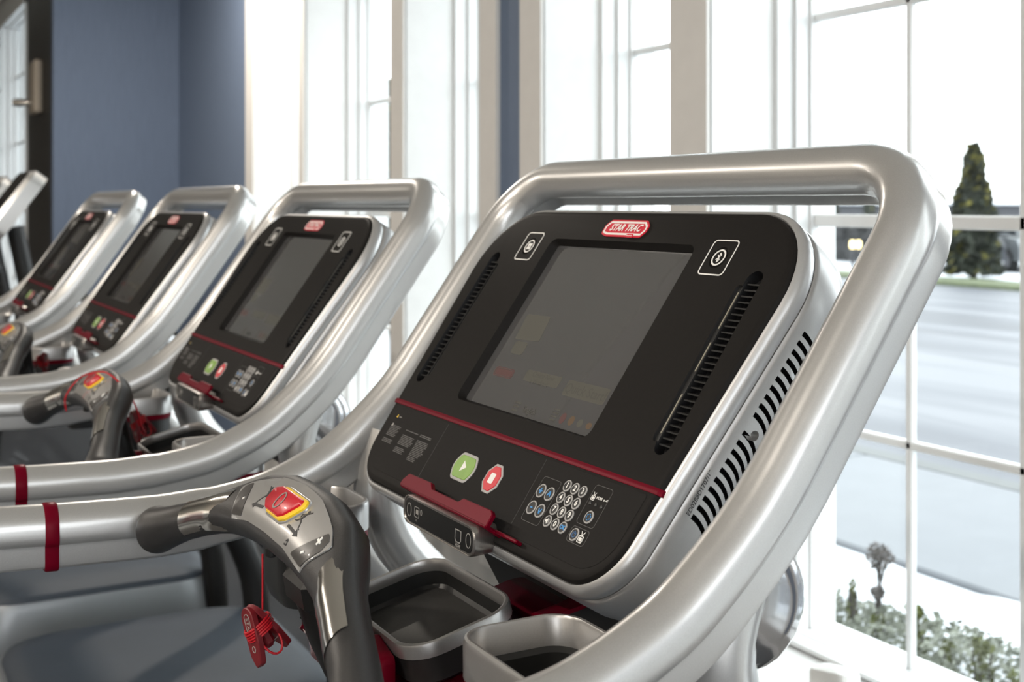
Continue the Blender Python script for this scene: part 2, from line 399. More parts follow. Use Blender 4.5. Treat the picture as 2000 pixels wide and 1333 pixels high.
    for x0, x1, y0, y1 in ((-276, -244, -325, -341), (-277, -245, -345, -350), (-229, -190, -325, -327), (-230, -190, -332.5, -346), (-230, -197, -350, -357), (-184.5, -152, -324, -328), (-184, -150, -332, -352.5), (-184, -155, -355, -361)):
        k = 0
        while y0 - 2.05 * k >= y1:
            yy = y0 - 2.05 * k; xx = x0; e = x1 - rnd.random() * 8
            while xx < e:
                wd = 1.5 + rnd.random() * 4; tx.prism([(xx, yy - .5), (min(e, xx + wd), yy - .5), (min(e, xx + wd), yy + .5), (xx, yy + .5)], .45, .5, 0); xx += wd + .7
            k += 1
    tx.prism(rrect(-273.5, -324.6, 3.5, 4, .5), .45, .6, 1); tx.prism([(-275.5, -313.6), (-271, -313.6), (-273.2, -309)], .45, .6, 2)
    tx.merge(textmesh('caution', 3.0, .05), T(-264.5, -311.8, .6), 1)
    sub(tx, 'instruction_print', [textdim, whitedim, yellow])
    # silver shells behind the face
    fs = MB().loft([ring(o, n) for o, n in ((-6, -15.5), (-.1, -6.2), (1.2, -4.6), (3.2, -5.2), (6, -8), (7.6, -12), (8, -17), (7.2, -22), (5.6, -25.4), (0, -25.8))], 0, cap0=True, cap1=True)
    shell = fs.build('front_shell', shellsilver, root, MC, 40)
    sm = MB().loft([ring(3.6, -25.2), ring(3.6, -27.2)], 0, cap0=True, cap1=True).build('shell_seam', hole, shell, MC)
    rs = strip([(5.4, -26.8), (6.6, -28.2), (7.6, -33), (8, -45), (7.4, -60), (4.5, -72), (-2, -82), (-14, -90), (-34, -96), (-70, -99)], 'rear_shell', [shellsilver, hole], root)
    cuts = []
    for s in (-1, 1):
        side = lambda b_: s * (336 - (26 - b_) * 38 / 428 + 7)
        for k in range(21):
            b_ = -92 - k * 10.25
            if k == 10:
                cuts.append(MB().lathe([(5.2, -8), (5.2, 8)], 16, M=T(side(b_ - 2), b_ - 2, -55) @ Matrix.Rotation(R(90), 4, 'Y')).build('c', [shellsilver], None, MC)); continue
            pth = [(-9, 40), (-8.4, 46), (-7, 52), (-4, 59), (0, 66), (5.5, 73)]
            rings = []
            for dx in (-9, 12):
                rr = [Vector((side(b_) + s * dx, b_ + p[0] * -1 * .9 - 4 + 2.5, -p[1] - 1)) for p in pth] + [Vector((side(b_) + s * dx, b_ + p[0] * -1 * .9 - 4 - 2.7, -p[1] - 1)) for p in pth[::-1]]
                rings.append(rr)
            cuts.append(MB().loft(rings, 0, cap0=True, cap1=True).build('c', [hole], None, MC))
    allc = MB()
    for c in cuts: pass
    boolean(rs, cuts)
    sn = MB().merge(textmesh('ED0288D1707/1333', 6.6, .12), Matrix(((0, 0, 1, 0), (1, 0, 0, 0), (0, 1, 0, 0), (0, 0, 0, 1))))
    sn.tr(T(319.0, -268, -33.5)); sn.build('serial_print', dbl, rs, MC)
    # bottom: red tablet ledge, port box
    lg = MB()
    prof = rpoly([(-117, -393), (-117, -386), (-109, -376), (-48, -375), (-38, -381.3), (29, -381.3), (36, -375.5), (101, -374.5), (107, -378), (108, -393)], [2, 4, 4, 4, 3, 3, 4, 4, 3, 2], 4)
    lg.loft([[Vector((x, y, z)) for x, y in q] for q, z in ((prof, 18), (prof, 22), (offset(prof, -1), 23))], 0, cap0=True, cap1=True)
    lg.box((-4, -392, 10), (222, 4.5, 26), 0, None, 1.5)
    lg.box((120, -390.5, 4), (60, 4, 9), 0, None, 1.2)
    lg.build('tablet_ledge', red, root, MC)
    pbx = MB()
    Mx = T(10, -411, 17) @ Matrix.Rotation(R(33), 4, 'X')
    o = rrect(0, 0, 184, 32, 12, 6)
    pbx.loft([[Vector((x * k, y * k, z)) for x, y in o] for k, z in ((.90, -34), (.97, -12), (1, -4), (1, 3), (.985, 4.6), (.965, 4.6), (.95, 3))], 0, cap0=True, cap1=True)
    pb = pbx.build('port_box', bezelmetal, root, MC @ Mx, 35)
    pp = MB().prism(rrect(0, 0, 172, 26, 9.5), 3, 3.6, 0); pp.build('port_plate', plasticbk, pb, MC @ Mx)
    for x in (-76, 77): MB().frame(circ(x, 0, 6, 18, 8), circ(x, 0, 5.2, 18, 7.2), 3.6, 3.9, 0).build('screw_outline', whitedim, pb, MC @ Mx)
    MB().frame(rrect(-55, 1, 13, 12, 2), rrect(-55, 1, 11.6, 10.6, 1.6), 3.6, 3.9, 0).prism(rrect(-54, 1.5, 6, 5, 1), 3.6, 3.9, 0).build('socket_outline', whitedim, pb, MC @ Mx)
    MB().frame(circ(-43, 3, 2.4, 12, 3.4), circ(-43, 3, 1.8, 12, 2.7), 3.6, 3.9, 0).build('jack_outline', whitedim, pb, MC @ Mx)
    MB().frame(rpoly([(45, -5), (48, -8), (57, -8), (60, -5), (60, 6), (45, 6)], 1.2, 3), rpoly([(46, -4.6), (48.5, -7), (56.5, -7), (59, -4.6), (59, 5), (46, 5)], 1, 3), 3.6, 3.9, 0).build('socket_outline', whitedim, pb, MC @ Mx)
    MB().merge(textmesh('HDMI', 5.2, .12), T(53, -11, 3.9), 0).build('socket_lettering', whitedim, pb, MC @ Mx)
    MB().merge(textmesh('PC', 3.4, .05), T(-55, -8.5, 3.9), 0).build('socket_lettering', whitedim, pb, MC @ Mx)
    pk = MB().prism(rrect(52.5, 0, 9, 7, 1), 3.5, 3.75, 0); pk.build('port_socket', hole, pb, MC @ Mx)
    # neck under the housing
    MB().loft([[yz(x, y, z) for x, y, z in ((-w_, y0, z), (w_, y0, z), (w_, y1, z1), (-w_, y1, z1))] for w_, y0, z, y1, z1 in ((.15, .72, -.30, .80, -.27), (.165, .715, -.37, .81, -.35), (.16, .72, -.44, .81, -.45), (.12, .725, -.475, .80, -.49))], 0, cap0=True, cap1=True).build('console_neck', plasticbk, root)
    return fp

def rail_section(ks, kl=1.):
    pts = []
    for k in range(13):
        t = math.pi * (k / 12)
        pts.append((26.5 * math.cos(t), -10 - 27 * math.sin(t)))         # (lateral, depth)
    pts += [(-27, -2), (-26.6, 3), (-25, 6.5), (-22.8, 8.5), (-22.4, 12), (-22.6, 28), (-21.5, 33.5), (-18, 36.6), (-12, 37.5), (0, 38), (12, 37.5), (18, 36.6), (21.5, 33.5), (22.6, 28), (22.4, 12), (22.8, 8.5), (25, 6.5), (26.6, 3), (27, -2)]
    return [(x * .001 * kl, y * .001 * ks) for x, y in pts]
side_pts = [(-.12, -.408), (0, -.411), (.09, -.4125), (.173, -.414), (.235, -.417), (.294, -.419), (.345, -.4205), (.38, -.4205), (.44, -.4165), (.503, -.407), (.545, -.394), (.584, -.377), (.614, -.361), (.643, -.340), (.687, -.301), (.716, -.2705)]
def rail_path():
    half = []                                   # right side from the user's end to the middle of the top bar: (pos, depth, scale)
    P = crom([(402, y, z) for y, z in side_pts] , 3)
    P = [yz(p[0] / 1000, p[1], p[2]) for p in P]
    for b in (-230, -180, -120, -60, -10, 15): P.append(cf(402, b, -45))
    n0 = len(P)
    for k in range(1, 11):
        t = math.pi / 2 * k / 10; P.append(cf(402 - 90 + 90 * math.cos(t), 15 + 90 * math.sin(t), -45 + 5 * k / 10))
    for x in (230, 150, 75, 0): P.append(cf(x, 105, -40))
    out = []
    for i, p in enumerate(P):
        if i < n0:
            t = (P[min(i + 1, n0 - 1)] - P[max(i - 1, 0)]).normalized()
            if i >= len(P) - 14 - 6: t = Vector((0, CS, SN))
            d = Vector((0, t.z, -t.y))
            sc_ = 1.05 if p.y < -.4 else 1.0
        else:
            t = (P[min(i + 1, len(P) - 1)] - P[i - 1]).normalized(); d = Vector((0, SN, -CS)); sc_ = 1.0 - .17 * min(1, (i - n0 + 1) / 10)
        t = t - d * t.dot(d); t.normalize()
        out.append((p, d, t.cross(d).normalized(), sc_))
    return out
def rail(root):
    h = rail_path()
    full = h + [(Vector((-p.x, p.y, p.z)), d, Vector((l.x, -l.y, -l.z)), s_) for p, d, l, s_ in h[-2::-1]]
    # mirrored lateral keeps running round the loop
    rings = []
    N_ = len(full)
    for i, (p, d, l, s_) in enumerate(full):
        t = (full[min(i + 1, N_ - 1)][0] - full[max(i - 1, 0)][0]).normalized(); t = (t - d * t.dot(d)).normalized(); l = t.cross(d).normalized()
        rings.append([p + l * x + d * y for x, y in rail_section(s_)])
    # rounded ends
    p, d, l, s_ = full[0]
    def endr(i, sgn):
        p, d, l, s_ = full[i]; t = (full[1][0] - full[0][0]).normalized() if i == 0 else (full[-1][0] - full[-2][0]).normalized()
        t = t * (-1 if i == 0 else 1); l = (t * (-1 if i == 0 else 1)).cross(d).normalized()
        return [[p + t * e + l * x * k + d * y * k for x, y in rail_section(s_)] for e, k in ((.012, .97), (.024, .8), (.03, .45))]
    e0 = endr(0, -1); e1 = endr(-1, 1)
    MB().loft(e0[::-1] + rings + e1, 0, cap0=True, cap1=True).build('handrail_frame', silver, root, None, 26)
    for s in (-1, 1):
        rr = []
        for y, k in ((.2235, .96), (.2237, 1.045), (.2255, 1.07), (.2385, 1.07), (.2403, 1.045), (.2405, .96)):
            z = -.414 - .005 * (y - .173) / .121
            rr.append([yz(s * .402, y, z - .0015) + Vector((x * k, 0, -dd * k)) for x, dd in rail_section(1.05)])
        MB().loft(rr, 0, cap0=True, cap1=True).build('red_rail_band', red, root)

def cups_and_tray(root):
    for s in (-1, 1):
        cx_, cw_, cr_ = (.3095, .171, .036) if s > 0 else (-.3255, .139, .044)
        g = lambda o: [(x, y) for x, y in rrect(cx_, .556, cw_ + 2 * o, .128 + 2 * o, cr_ + o, 7)]
        def rg(o, z): return [yz(x, y, z) for x, y in g(o)]
        MB().loft([rg(.0, -.428), rg(.0, -.396), rg(-.0012, -.3925), rg(-.0035, -.391), rg(-.006, -.3915), rg(-.0075, -.394), rg(-.008, -.42), rg(-.010, -.428)], 0, loop=True).build('cup_holder_rim', rimsilver, root)
        MB().loft([rg(-.008, -.42), rg(-.014, -.424), rg(-.02, -.50), rg(-.024, -.515), rg(-.012, -.52), rg(-.004, -.50), rg(-.003, -.43)], 0, cap1=False).add(rg(-.024, -.514), [list(range(len(rg(0, 0))))], 0).build('cup_liner', cupm, root)
        MB().loft([rg(-.004, -.427), rg(-.001, -.428), rg(-.001, -.438), rg(-.004, -.441), rg(-.012, -.441), rg(-.012, -.429)], 0, loop=True).build('cup_red_trim', red, root)
    ct, st = math.cos(R(14)), math.sin(R(14))
    def rt(o, h, d0=0):
        out = []
        for x, y in rrect(0, .0, .216 + 2 * o, .136 + 2 * o, .040 + o, 7):
            out.append(yz(x, .567 + y * ct - h * st, -.4355 + y * st + h * ct))
        return out
    MB().loft([rt(0, -.016), rt(0, -.004), rt(-.001, -.001), rt(-.0035, 0), rt(-.006, -.001), rt(-.0072, -.004), rt(-.0078, -.014), rt(-.006, -.017)], 0, loop=True).build('accessory_tray_rim', rimsilver, root)
    tr_ = MB().loft([rt(-.002, -.014), rt(-.004, -.044), rt(-.012, -.050), rt(-.030, -.050)], 0, cap0=False, cap1=True)
    tr_.loft([rt(-.0075, -.010), rt(-.009, -.030), rt(-.013, -.034)], 0, cap1=True)
    tr_.build('accessory_tray', cupm, root)
    MB().loft([rt(-.0135, -.0335), rt(-.0155, -.0325)], 0, cap1=True).build('tray_mat', trayfloor, root)
    # glossy red plate that carries them
    def pt(x, y, h): return yz(x, y, -.488 + (y - .56) * st / ct + h)
    o = rpoly([(-.21, .50), (-.11, .475), (.11, .475), (.19, .49), (.215, .52), (.215, .60), (.17, .64), (.10, .655), (.062, .67), (.06, .725), (-.06, .725), (-.062, .67), (-.10, .655), (-.17, .64), (-.215, .60), (-.215, .52), (-.19, .49)], .02, 4)
    MB().loft([[pt(x, y, h) for x, y in q] for q, h in ((offset(o, -.003), -.012), (o, -.009), (o, -.002), (offset(o, -.002), 0))], 0, cap0=True, cap1=True).build('red_carrier_plate', redpl, root)
    o = rpoly([(-.075, .0), (-.012, .0), (-.006, .030), (-.03, .042), (-.075, .030)][::1], .008, 4)
    for s in (-1, 1):
        MB().loft([[yz(s * x * 1.0 + 0, y0, -.497 + z) for x, z in q] for q, y0 in ((offset(o, -.001), .486), (o, .489), (o, .499), (offset(o, -.001), .502))], 0, cap0=True, cap1=True).build('red_front_lip', red, root)
        if s > 0: MB().loft([[yz(s * x, y, z) for x, z in ((.07, -.452 + dz), (.125, -.434 + dz), (.128, -.428 + dz), (.07, -.444 + dz))] for y, dz in ((.665, -.004), (.70, .002), (.735, .012))], 0, cap0=True, cap1=True).build('red_plate_flange', red, root)

def podsurf(a, u, off=0.):
    """point on the top of the centre grip; a across, u up the tilted plate, both in metres"""
    A_ = abs(a)
    tb = [(0, .425, -.3335, .042, .024), (.06, .4245, -.335, .041, .024), (.12, .4205, -.3430, .037, .0235), (.16, .411, -.3525, .030, .0235), (.19, .400, -.362, .026, .0240), (.24, .387, -.377, .0235, .0235), (.285, .376, -.392, .0235, .0235), (.32, .364, -.405, .0265, .0265), (.345, .357, -.414, .030, .030)]
    for i in range(len(tb) - 1):
        if A_ <= tb[i + 1][0] or i == len(tb) - 2:
            p, q = tb[i], tb[i + 1]; t = (A_ - p[0]) / (q[0] - p[0]); t = max(0, min(1.2, t)); break
    y, z, ru, rv = [p[k] + (q[k] - p[k]) * t for k in range(1, 5)]
    e = 3.2 if A_ < .13 else max(2., 3.2 - (A_ - .13) * 20)
    uu = min(.999, abs(u) / ru)
    v = rv * (1 - uu ** e) ** (1 / e) + off
    return yz(a, y + .73 * u - .683 * v, z + .683 * u + .73 * v)
def pod(root):
    rings = []
    xs = [-.375, -.372, -.364, -.345] + [-.33 + .015 * k for k in range(45)] + [.345, .364, .372, .375]
    for a in xs:
        A_ = abs(a); kk = 1. if A_ <= .345 else (.90, .66, .32)[(.364, .372, .375).index(A_)]
        p0 = podsurf(max(-.345, min(.345, a)), 0, 0)
        tb = [(0, .042, .024), (.06, .041, .024), (.12, .037, .0235), (.16, .030, .0235), (.19, .026, .0240), (.24, .0235, .0235), (.285, .0235, .0235), (.32, .0265, .0265), (.346, .030, .030)]
        A2 = min(A_, .345)
        for i in range(len(tb) - 1):
            if A2 <= tb[i + 1][0]:
                t = (A2 - tb[i][0]) / (tb[i + 1][0] - tb[i][0]); ru = tb[i][1] + (tb[i + 1][1] - tb[i][1]) * t; rv = tb[i][2] + (tb[i + 1][2] - tb[i][2]) * t; break
        e = 3.2 if A2 < .13 else max(2., 3.2 - (A2 - .13) * 20)
        c = p0 - Vector((0, -.683, .73)) * rv
        rg = []
        for k in range(28):
            t = 2 * math.pi * k / 28; cu, cv = math.cos(t), math.sin(t)
            uu = math.copysign(abs(cu) ** (2 / e), cu) * ru * kk; vv = math.copysign(abs(cv) ** (2 / e), cv) * rv * kk
            q = c + Vector((0, .73, .683)) * uu + Vector((0, -.683, .73)) * vv; q.x = a; rg.append(q)
        rings.append(rg)
    g = MB().loft(rings, 0, cap0=True, cap1=True).build('grip_bar', rubber, root, None, 50)
    def patch(outline_rows, off, thick=.0012, m=0, mb=None):
        """rows of (a,u) points, lofted over the pod surface, with a rim down to it"""
        mb = mb or MB()
        top = [[podsurf(a, u, off) for a, u in r] for r in outline_rows]
        mb.loft(top, m, closed=False)
        edge = [r[0] for r in outline_rows] + list(outline_rows[-1][1:]) + [r[-1] for r in outline_rows[::-1]][1:] + list(outline_rows[0][::-1])[1:-1]
        mb.loft([[podsurf(a, u, off) for a, u in edge], [podsurf(a, u, off - thick) for a, u in edge]], m, closed=True)
        return mb
    def region(f0, f1, a0, a1, na, nu, off, m=0, mb=None, thick=.0014):
        rows = []
        for i in range(na + 1):
            a = a0 + (a1 - a0) * i / na; lo, hi = f0(a), f1(a); rows.append([(a, lo + (hi - lo) * j / nu) for j in range(nu + 1)])
        return patch(rows, off, thick, m, mb)
    lo = lambda a: -.0325 if abs(a) < .116 else -.0325 + (abs(a) - .116) / .028 * .0415
    hi = lambda a: .0305 - (abs(a) / .144) ** 2 * .0185
    region(lo, hi, -.143, .143, 52, 10, .0016).build('grip_plate', podm, g, None, 30)
    # +/- rocker pads at both ends
    for s in (-1, 1):
        l2 = lambda a: max(lo(a) + .0035, -.029); h2 = lambda a: min(hi(a) - .003, -.0285 + (abs(a) - .084) / .040 * .043)
        region(lambda a: l2(a), lambda a: max(l2(a) + .0005, h2(a)), s * .0855, s * .135, 16, 5, .0024).build('rocker_pad', podbtn, g, None, 30)
        mk = MB()
        def bar(a0, u0, a1, u1, th=.0011, off=.0032, mb=mk):
            d = Vector((a1 - a0, u1 - u0)).normalized(); n_ = Vector((-d.y, d.x)) * th
            q = [(a0 - n_.x, u0 - n_.y), (a1 - n_.x, u1 - n_.y), (a1 + n_.x, u1 + n_.y), (a0 + n_.x, u0 + n_.y)]
            mb.loft([[podsurf(x, y, off) for x, y in q], [podsurf(x, y, off - .001) for x, y in q]], 0, cap0=True, cap1=True)
        if s > 0: bar(.115, .0015, .124, .0015); bar(.1195, -.003, .1195, .006); bar(.105, -.0195, .1095, -.0165)
        else: bar(-.112, -.010, -.109, -.008)
        mk.build('rocker_mark', white, g)
    # stop bar: yellow rim, red top, zero
    o = rpoly([(-.032, -.0055), (-.019, -.0122), (.021, -.0128), (.031, -.0085), (.048, .0105), (.045, .0150), (-.018, .0158), (-.034, .011)], .0025, 4)
    sh = lambda q, dx, off: [podsurf(x + dx, y, off) for x, y in q]
    MB().loft([sh(offset(o, .0052), 0, .0016), sh(offset(o, .0048), 0, .003), sh(offset(o, .004), 0, .0034)], 0, cap0=True, cap1=True).build('stop_bar_bezel', podm, g)
    MB().loft([sh(offset(o, .003), .001, .003), sh(offset(o, .003), .001, .0055), sh(offset(o, .0018), .001, .0068)], 0, cap0=True, cap1=True).build('stop_bar_rim', yellow, g)
    MB().loft([sh(offset(o, .001), -.003, .0062), sh(o, -.003, .0088), sh(offset(o, -.002), -.003, .0098)], 0, cap0=True, cap1=True).build('stop_bar', knobred, g)
    z = MB().frame([(x + .0015, y + .001) for x, y in circ(0, 0, .0085, 24, .0105)], [(x + .0015, y + .001) for x, y in circ(0, 0, .0064, 24, .0087)], 0, .0004)
    z.v = [podsurf(v.x, v.y, .0098 + v.z) for v in z.v]; z.build('stop_bar_zero', greyprint, g)
    # running figures beside the pads
    for s in (-1, 1):
        f = MB(); cx = s * .063
        L_ = [((60, 7), (68, 12.5), .7), ((57, 1), (60, 7), 1.6), ((58, 6), (52, 4), .6), ((52, 4), (53, 1), .5), ((56.5, .5), (51, -3.5), .9), ((51, -3.5), (46.5, -4), .7), ((57, 0), (62, -3), .9), ((62, -3), (66, -8.5), .7), ((66, -8.5), (69, -8.5), .6), ((42, -12.5), (66, -13.5), 1.7)]
        for p, q, th in L_:
            bar(s * p[0] / 1000, p[1] / 1000, s * q[0] / 1000, q[1] / 1000, th / 1000, .0021, f)
        for h in (circ(s * .0608, .0098, .0019, 10), [(s * .066, -.0095), (s * .0755, -.0138), (s * .066, -.0175)]):
            f.loft([[podsurf(x, y, .0021) for x, y in h], [podsurf(x, y, .0012) for x, y in h]], 0, cap0=True)
        f.build('runner_symbol', dbl, g)
    q = MB(); bar(.060, -.0285, .066, -.0275, .0008, .0022, q); bar(.061, -.025, .064, -.0225, .0006, .0022, q); bar(.066, -.0275, .0645, -.0225, .0006, .0022, q); q.build('grip_small_symbol', dbl, g)
    # steel contact plates
    for s in (-1, 1):
        rows = []
        for i in range(15):
            a = s * (.158 + .100 * i / 14)
            rows.append((a, i))
        mb = MB(); top = []
        for a, i in rows:
            p0 = podsurf(a, 0, 0); r_ = .0235 if abs(a) > .21 else .0235 + (.21 - abs(a)) * .12
            c = podsurf(a, 0, -r_); sl = .32 * (i / 14)
            top.append([c + (Vector((0, .73, .683)) * math.sin(t) + Vector((0, -.683, .73)) * math.cos(t)) * (r_ + .0012) for t in [R(-88 + k * 12 - 8 * (i / 14)) for k in range(12)]])
        mb.loft(top, 0, closed=False)
        mb.build('pulse_contact', chrome, g)
    # stalk to the carrier plate, blocks under the pod
    MB().tube([yz(0, .435, -.352), yz(0, .445, -.41), yz(0, .458, -.455), yz(0, .475, -.492)], [.030, .026, .024, .024], 16).build('grip_stalk', plasticbk, root)
    MB().box(tuple(yz(.035, .428, -.392)), (.085, .045, .05), 0, Matrix.Rotation(R(10), 3, 'X'), .014).build('key_socket', plasticbk, root)
    MB().lathe([(.004, -.006), (.007, -.004), (.007, .004), (.004, .006)], 14, M=Matrix.Translation(yz(-.018, .40, -.366))).build('cord_anchor', plasticbk, root)

def lower(root):
    for s in (-1, 1):
        P = crom([yz(s * .386, y, z) for y, z in ((.690, -.325), (.672, -.40), (.704, -.487), (.783, -.575), (.90, -.72), (1.05, -.90), (1.16, -1.12), (1.19, -1.30), (1.20, -1.585))], 4)
        MB().tube(P, .035, 20).build('upright', silver, root, None, 50)
        MB().tube(P[14:], [.0365] + [.041] * (len(P) - 15), 20).build('upright_dark_sleeve', plasticbk, root, None, 50)  # added dark sleeve, blends the lower post into the dark background
        k = MB()
        k.tube([yz(s * x, .702, -.350) for x in (.386, .388, .391, .396, .402, .410, .416)], [.040, .054, .059, .060, .057, .048, .030], 28)
        k.build('upright_knuckle', knucklem, root, None, 60)
    # base: hood, skirt, belt, side rails
    def ring(z, x, y0, y1, r): return [Vector((a, b - YO, z)) for a, b in rrect(0, (y0 + y1) / 2, 2 * x, y1 - y0, r, 6)]
    MB().loft([ring(.315, .405, .42, 1.20, .14), ring(.335, .40, .43, 1.19, .14), ring(.352, .36, .48, 1.14, .14), ring(.362, .26, .58, 1.02, .14)], 0, cap0=True, cap1=True).build('motor_hood', hoodm, root, None, 50)
    MB().loft([ring(.03, .425, .38, 1.23, .15), ring(.20, .425, .38, 1.23, .15), ring(.30, .415, .40, 1.215, .15), ring(.316, .41, .41, 1.205, .15)], 0, cap0=True, cap1=True).build('hood_skirt', skirt, root, None, 50)
    MB().box((0, -1.22, .185), (.54, 1.52, .03), 0, None, .008).build('running_belt', belt, root)
    MB().box((0, -1.22, .12), (.60, 1.5, .09), 0, None, .01).build('deck_body', plasticbk, root)
    for s in (-1, 1):
        MB().box((s * .355, -1.22, .14), (.14, 1.56, .15), 0, None, .02).build('side_rail', skirt, root)
    MB().tube([Vector((-.30, -1.99, .13)), Vector((.30, -1.99, .13))], .06, 20).build('rear_roller_cover', plasticbk, root)
    FEET.append([])
    for x in (-.34, .34):
        for y in (-1.8, .22): MB().lathe([(.03, 0), (.03, .012), (.012, .018), (.012, .07)], 16, M=T(x, y, 0)).build('levelling_foot', plasticbk, root)

LOUV = []; FEET = []
tlab = ['nearest silver treadmill at right of the row, its whole dark console in view', 'second silver treadmill of the row, directly behind the nearest one', 'third silver treadmill in the row, between the second and the farthest', 'farthest silver treadmill of the row, beside the black elliptical trainers']
tm = thing('treadmill', tlab[0], 'treadmill', (-1.250, YO, .013), 0, 'silver treadmills in a row along the windows')
console(tm); rail(tm); cups_and_tray(tm); pod(tm); lower(tm)
kids = {}
for o in COL.objects:
    if o.parent: kids.setdefault(o.parent, []).append(o)
def copy_tree(o, parent=None):
    c = o.copy(); COL.objects.link(c); c.parent = parent
    for ch in kids.get(o, []): copy_tree(ch, c)
    return c
tms = [tm]
for k, (dx, dy) in enumerate(((-1.130, .0033), (-2.202, -.0258), (-3.396, -.048))):
    c = copy_tree(tm); c.location = (-1.250 + dx, YO + dy, 0); c['label'] = tlab[k + 1]; tms.append(c)
# the nearest machine stands 13 mm higher on its feet
for o in kids[tm]:
    if o.name.startswith('levelling_foot'):
        o.data = o.data.copy()
        for v in o.data.vertices:
            if v.co.z < .02: v.co.z -= .013
# and shows its louver fins one by one
for o in list(LOUV):
    fp = o.parent; me0 = o.data; s = 1 if sum(v.co.x for v in me0.vertices) > 0 else -1
    f = MB().box((s * 279, -58.5, -7.4), (21.5, 1.6, 9.5), 0, Matrix.Rotation(R(28), 3, 'X')); first = f.build('louver_fin', ribm, fp, MC, 20, False)
    for k in range(1, 27):
        c = first.copy(); COL.objects.link(c); c.parent = fp; c.location = Vector((0, -.00715 * CS * k, -.00715 * SN * k))
    bpy.data.objects.remove(o)
for o in COL.objects:
    if o.name.startswith('louver_fins'): o['kind'] = 'stuff'
# ------------------------------------------------------------------ safety clips on their cords
def clip(name, label, where, drop, tilt, lay=False):
    t = thing(name, label, 'safety clip', where, tilt, 'red safety clips of the treadmills')
    if not lay:
        MB().tube([Vector((0, 0, 0)), Vector((.0003, 0, -drop * .5)), Vector((0, 0, -drop))], .0011, 8).build('cord', cordm, t)
    z0 = -drop - .020 if not lay else 0
    M0 = T(.002, -.001, z0) @ Matrix.Rotation(R(-30), 4, Vector((-.879, .477, 0))) @ Matrix.Rotation(R(104), 4, 'Z') @ Matrix.Scale(1.15, 4)
    o = rpoly([(-.0105, .026), (.0105, .026), (.0115, .006), (.0105, -.018), (.004, -.029), (-.006, -.026), (-.0115, -.006)], [.0105, .0105, .01, .004, .003, .004, .01], 6)
    base_ = Matrix(((0, 0, 1, 0), (1, 0, 0, 0), (0, 1, 0, 0), (0, 0, 0, 1)))
    for s in (-1, 1):
        M1 = M0 @ Matrix.Rotation(R(-17 * s), 4, 'Y') @ T(s * .0085, 0, 0) @ base_
        b = MB().loft([[Vector((x, y, z)) for x, y in q] for q, z in ((offset(o, -.0008), -.0030), (o, -.0022), (o, .0022), (offset(o, -.0008), .0030))], 0, cap0=True, cap1=True)
        j = b.build('jaw', clipm, t, M1)
        if s < 0:
            lg = MB().frame(rrect(0, .008, .0100, .024, .004), rrect(0, .008, .0086, .0227, .0034), .0030, .0034, 0)
            lg.merge(textmesh('STAR', .0066, .0001), T(0, .009, .0034) @ Matrix.Rotation(R(-90), 4, 'Z'), 0)
            lg.frame(circ(0, -.012, .0032, 14), circ(0, -.012, .0024, 14), .0030, .0034, 0)
            lg.build('jaw_print', whitedim, j, M1 @ Matrix.Rotation(R(180), 4, 'Y'))
    MB().box((0, 0, .0), (.013, .012, .030), 0, None, .004).build('spring_block', clipm, t, M0)
    for k in range(5):
        rr = .0128 + .0004 * (k % 2); zz = .010 - .0023 * k
        pts = [Vector((rr * math.cos(a) * 1.05, rr * .95 * math.sin(a), zz + .002 * math.cos(a))) for a in [2 * math.pi * q / 24 for q in range(24)]]
        MB().tube(pts, .0012, 6, loop=True).build('cord_wrap', cordm, t, M0)
    pts = [Vector((.009 * math.cos(a), -.009 + .002 * math.sin(a), -.008 + .014 * math.sin(a))) for a in [2 * math.pi * q / 20 for q in range(20)]]
    MB().tube(pts, .0011, 6, loop=True).build('cord_loop', cordm, t, M0)
    MB().tube([Vector((-.011, 0, -.014)), Vector((.013, 0, -.012))], .0012, 8).build('hinge_pin', chrome, t, M0)
    return t
clip('safety_clip', 'dark red clip hanging on a red cord under the nearest treadmill grip', (-1.2725, .3915, 1.231), .062, 0)
c2 = clip('safety_clip', 'red clip lying by the tray of the second treadmill, cord over its grip', (-2.42, .505, 1.178), 0, 40, True)
arc = [(-.055, .372, -.375), (-.052, .369, -.352), (-.046, .378, -.331), (-.03, .392, -.311), (0, .405, -.300), (.04, .42, -.293), (.08, .43, -.297), (.105, .445, -.315), (.118, .462, -.345), (.09, .48, -.39), (.03, .50, -.415), (-.02, .505, -.43)]
MB().tube([Vector((x - 2.38 + 2.42, y - .505, z + 1.6 - 1.19)) for x, y, z in crom(arc, 4)], .0016, 6).build('cord', cordm, c2).matrix_parent_inverse.identity()
c2.rotation_euler = (0, 0, 0)
clip('safety_clip', 'red clip resting by the cup holder of the third treadmill', (-3.50, .47, 1.178), 0, 40, True)

# ------------------------------------------------------------------ room
wallm = mat('wallpaper_blue', (.135, .18, .265), .75, noise=.13, nscale=7, stretch=(60, 60, 1.2), bump=.15, bscale=60)
wallw = mat('wall_offwhite', (.55, .54, .52), .7, noise=.03, nscale=5)
wallb = mat('back_wall_taupe', (.45, .41, .36), .8, noise=.05, nscale=6)
ceilm = mat('ceiling_cream', (.68, .62, .54), .9, noise=.02, nscale=10)
floorm = mat('floor_charcoal', (.022, .024, .028), .85, noise=.25, nscale=120)
trimw = mat('trim_white', (.80, .80, .79), .38, noise=.02, nscale=20)
trimg = mat('casing_shaded_white', (.72, .70, .67), .5, noise=.02, nscale=20)  # white casings, their shaded look put into a warmer, greyer colour
vinyl = mat('sash_vinyl', (.78, .79, .79), .35, 0, .2)
darkfr = mat('dark_frame', (.022, .02, .019), .5)
tanp = mat('tan_plastic', (.36, .31, .25), .5)
gl = bpy.data.materials.new('window_glass'); gl.use_nodes = True; N = gl.node_tree.nodes; Lk = gl.node_tree.links; N.clear()
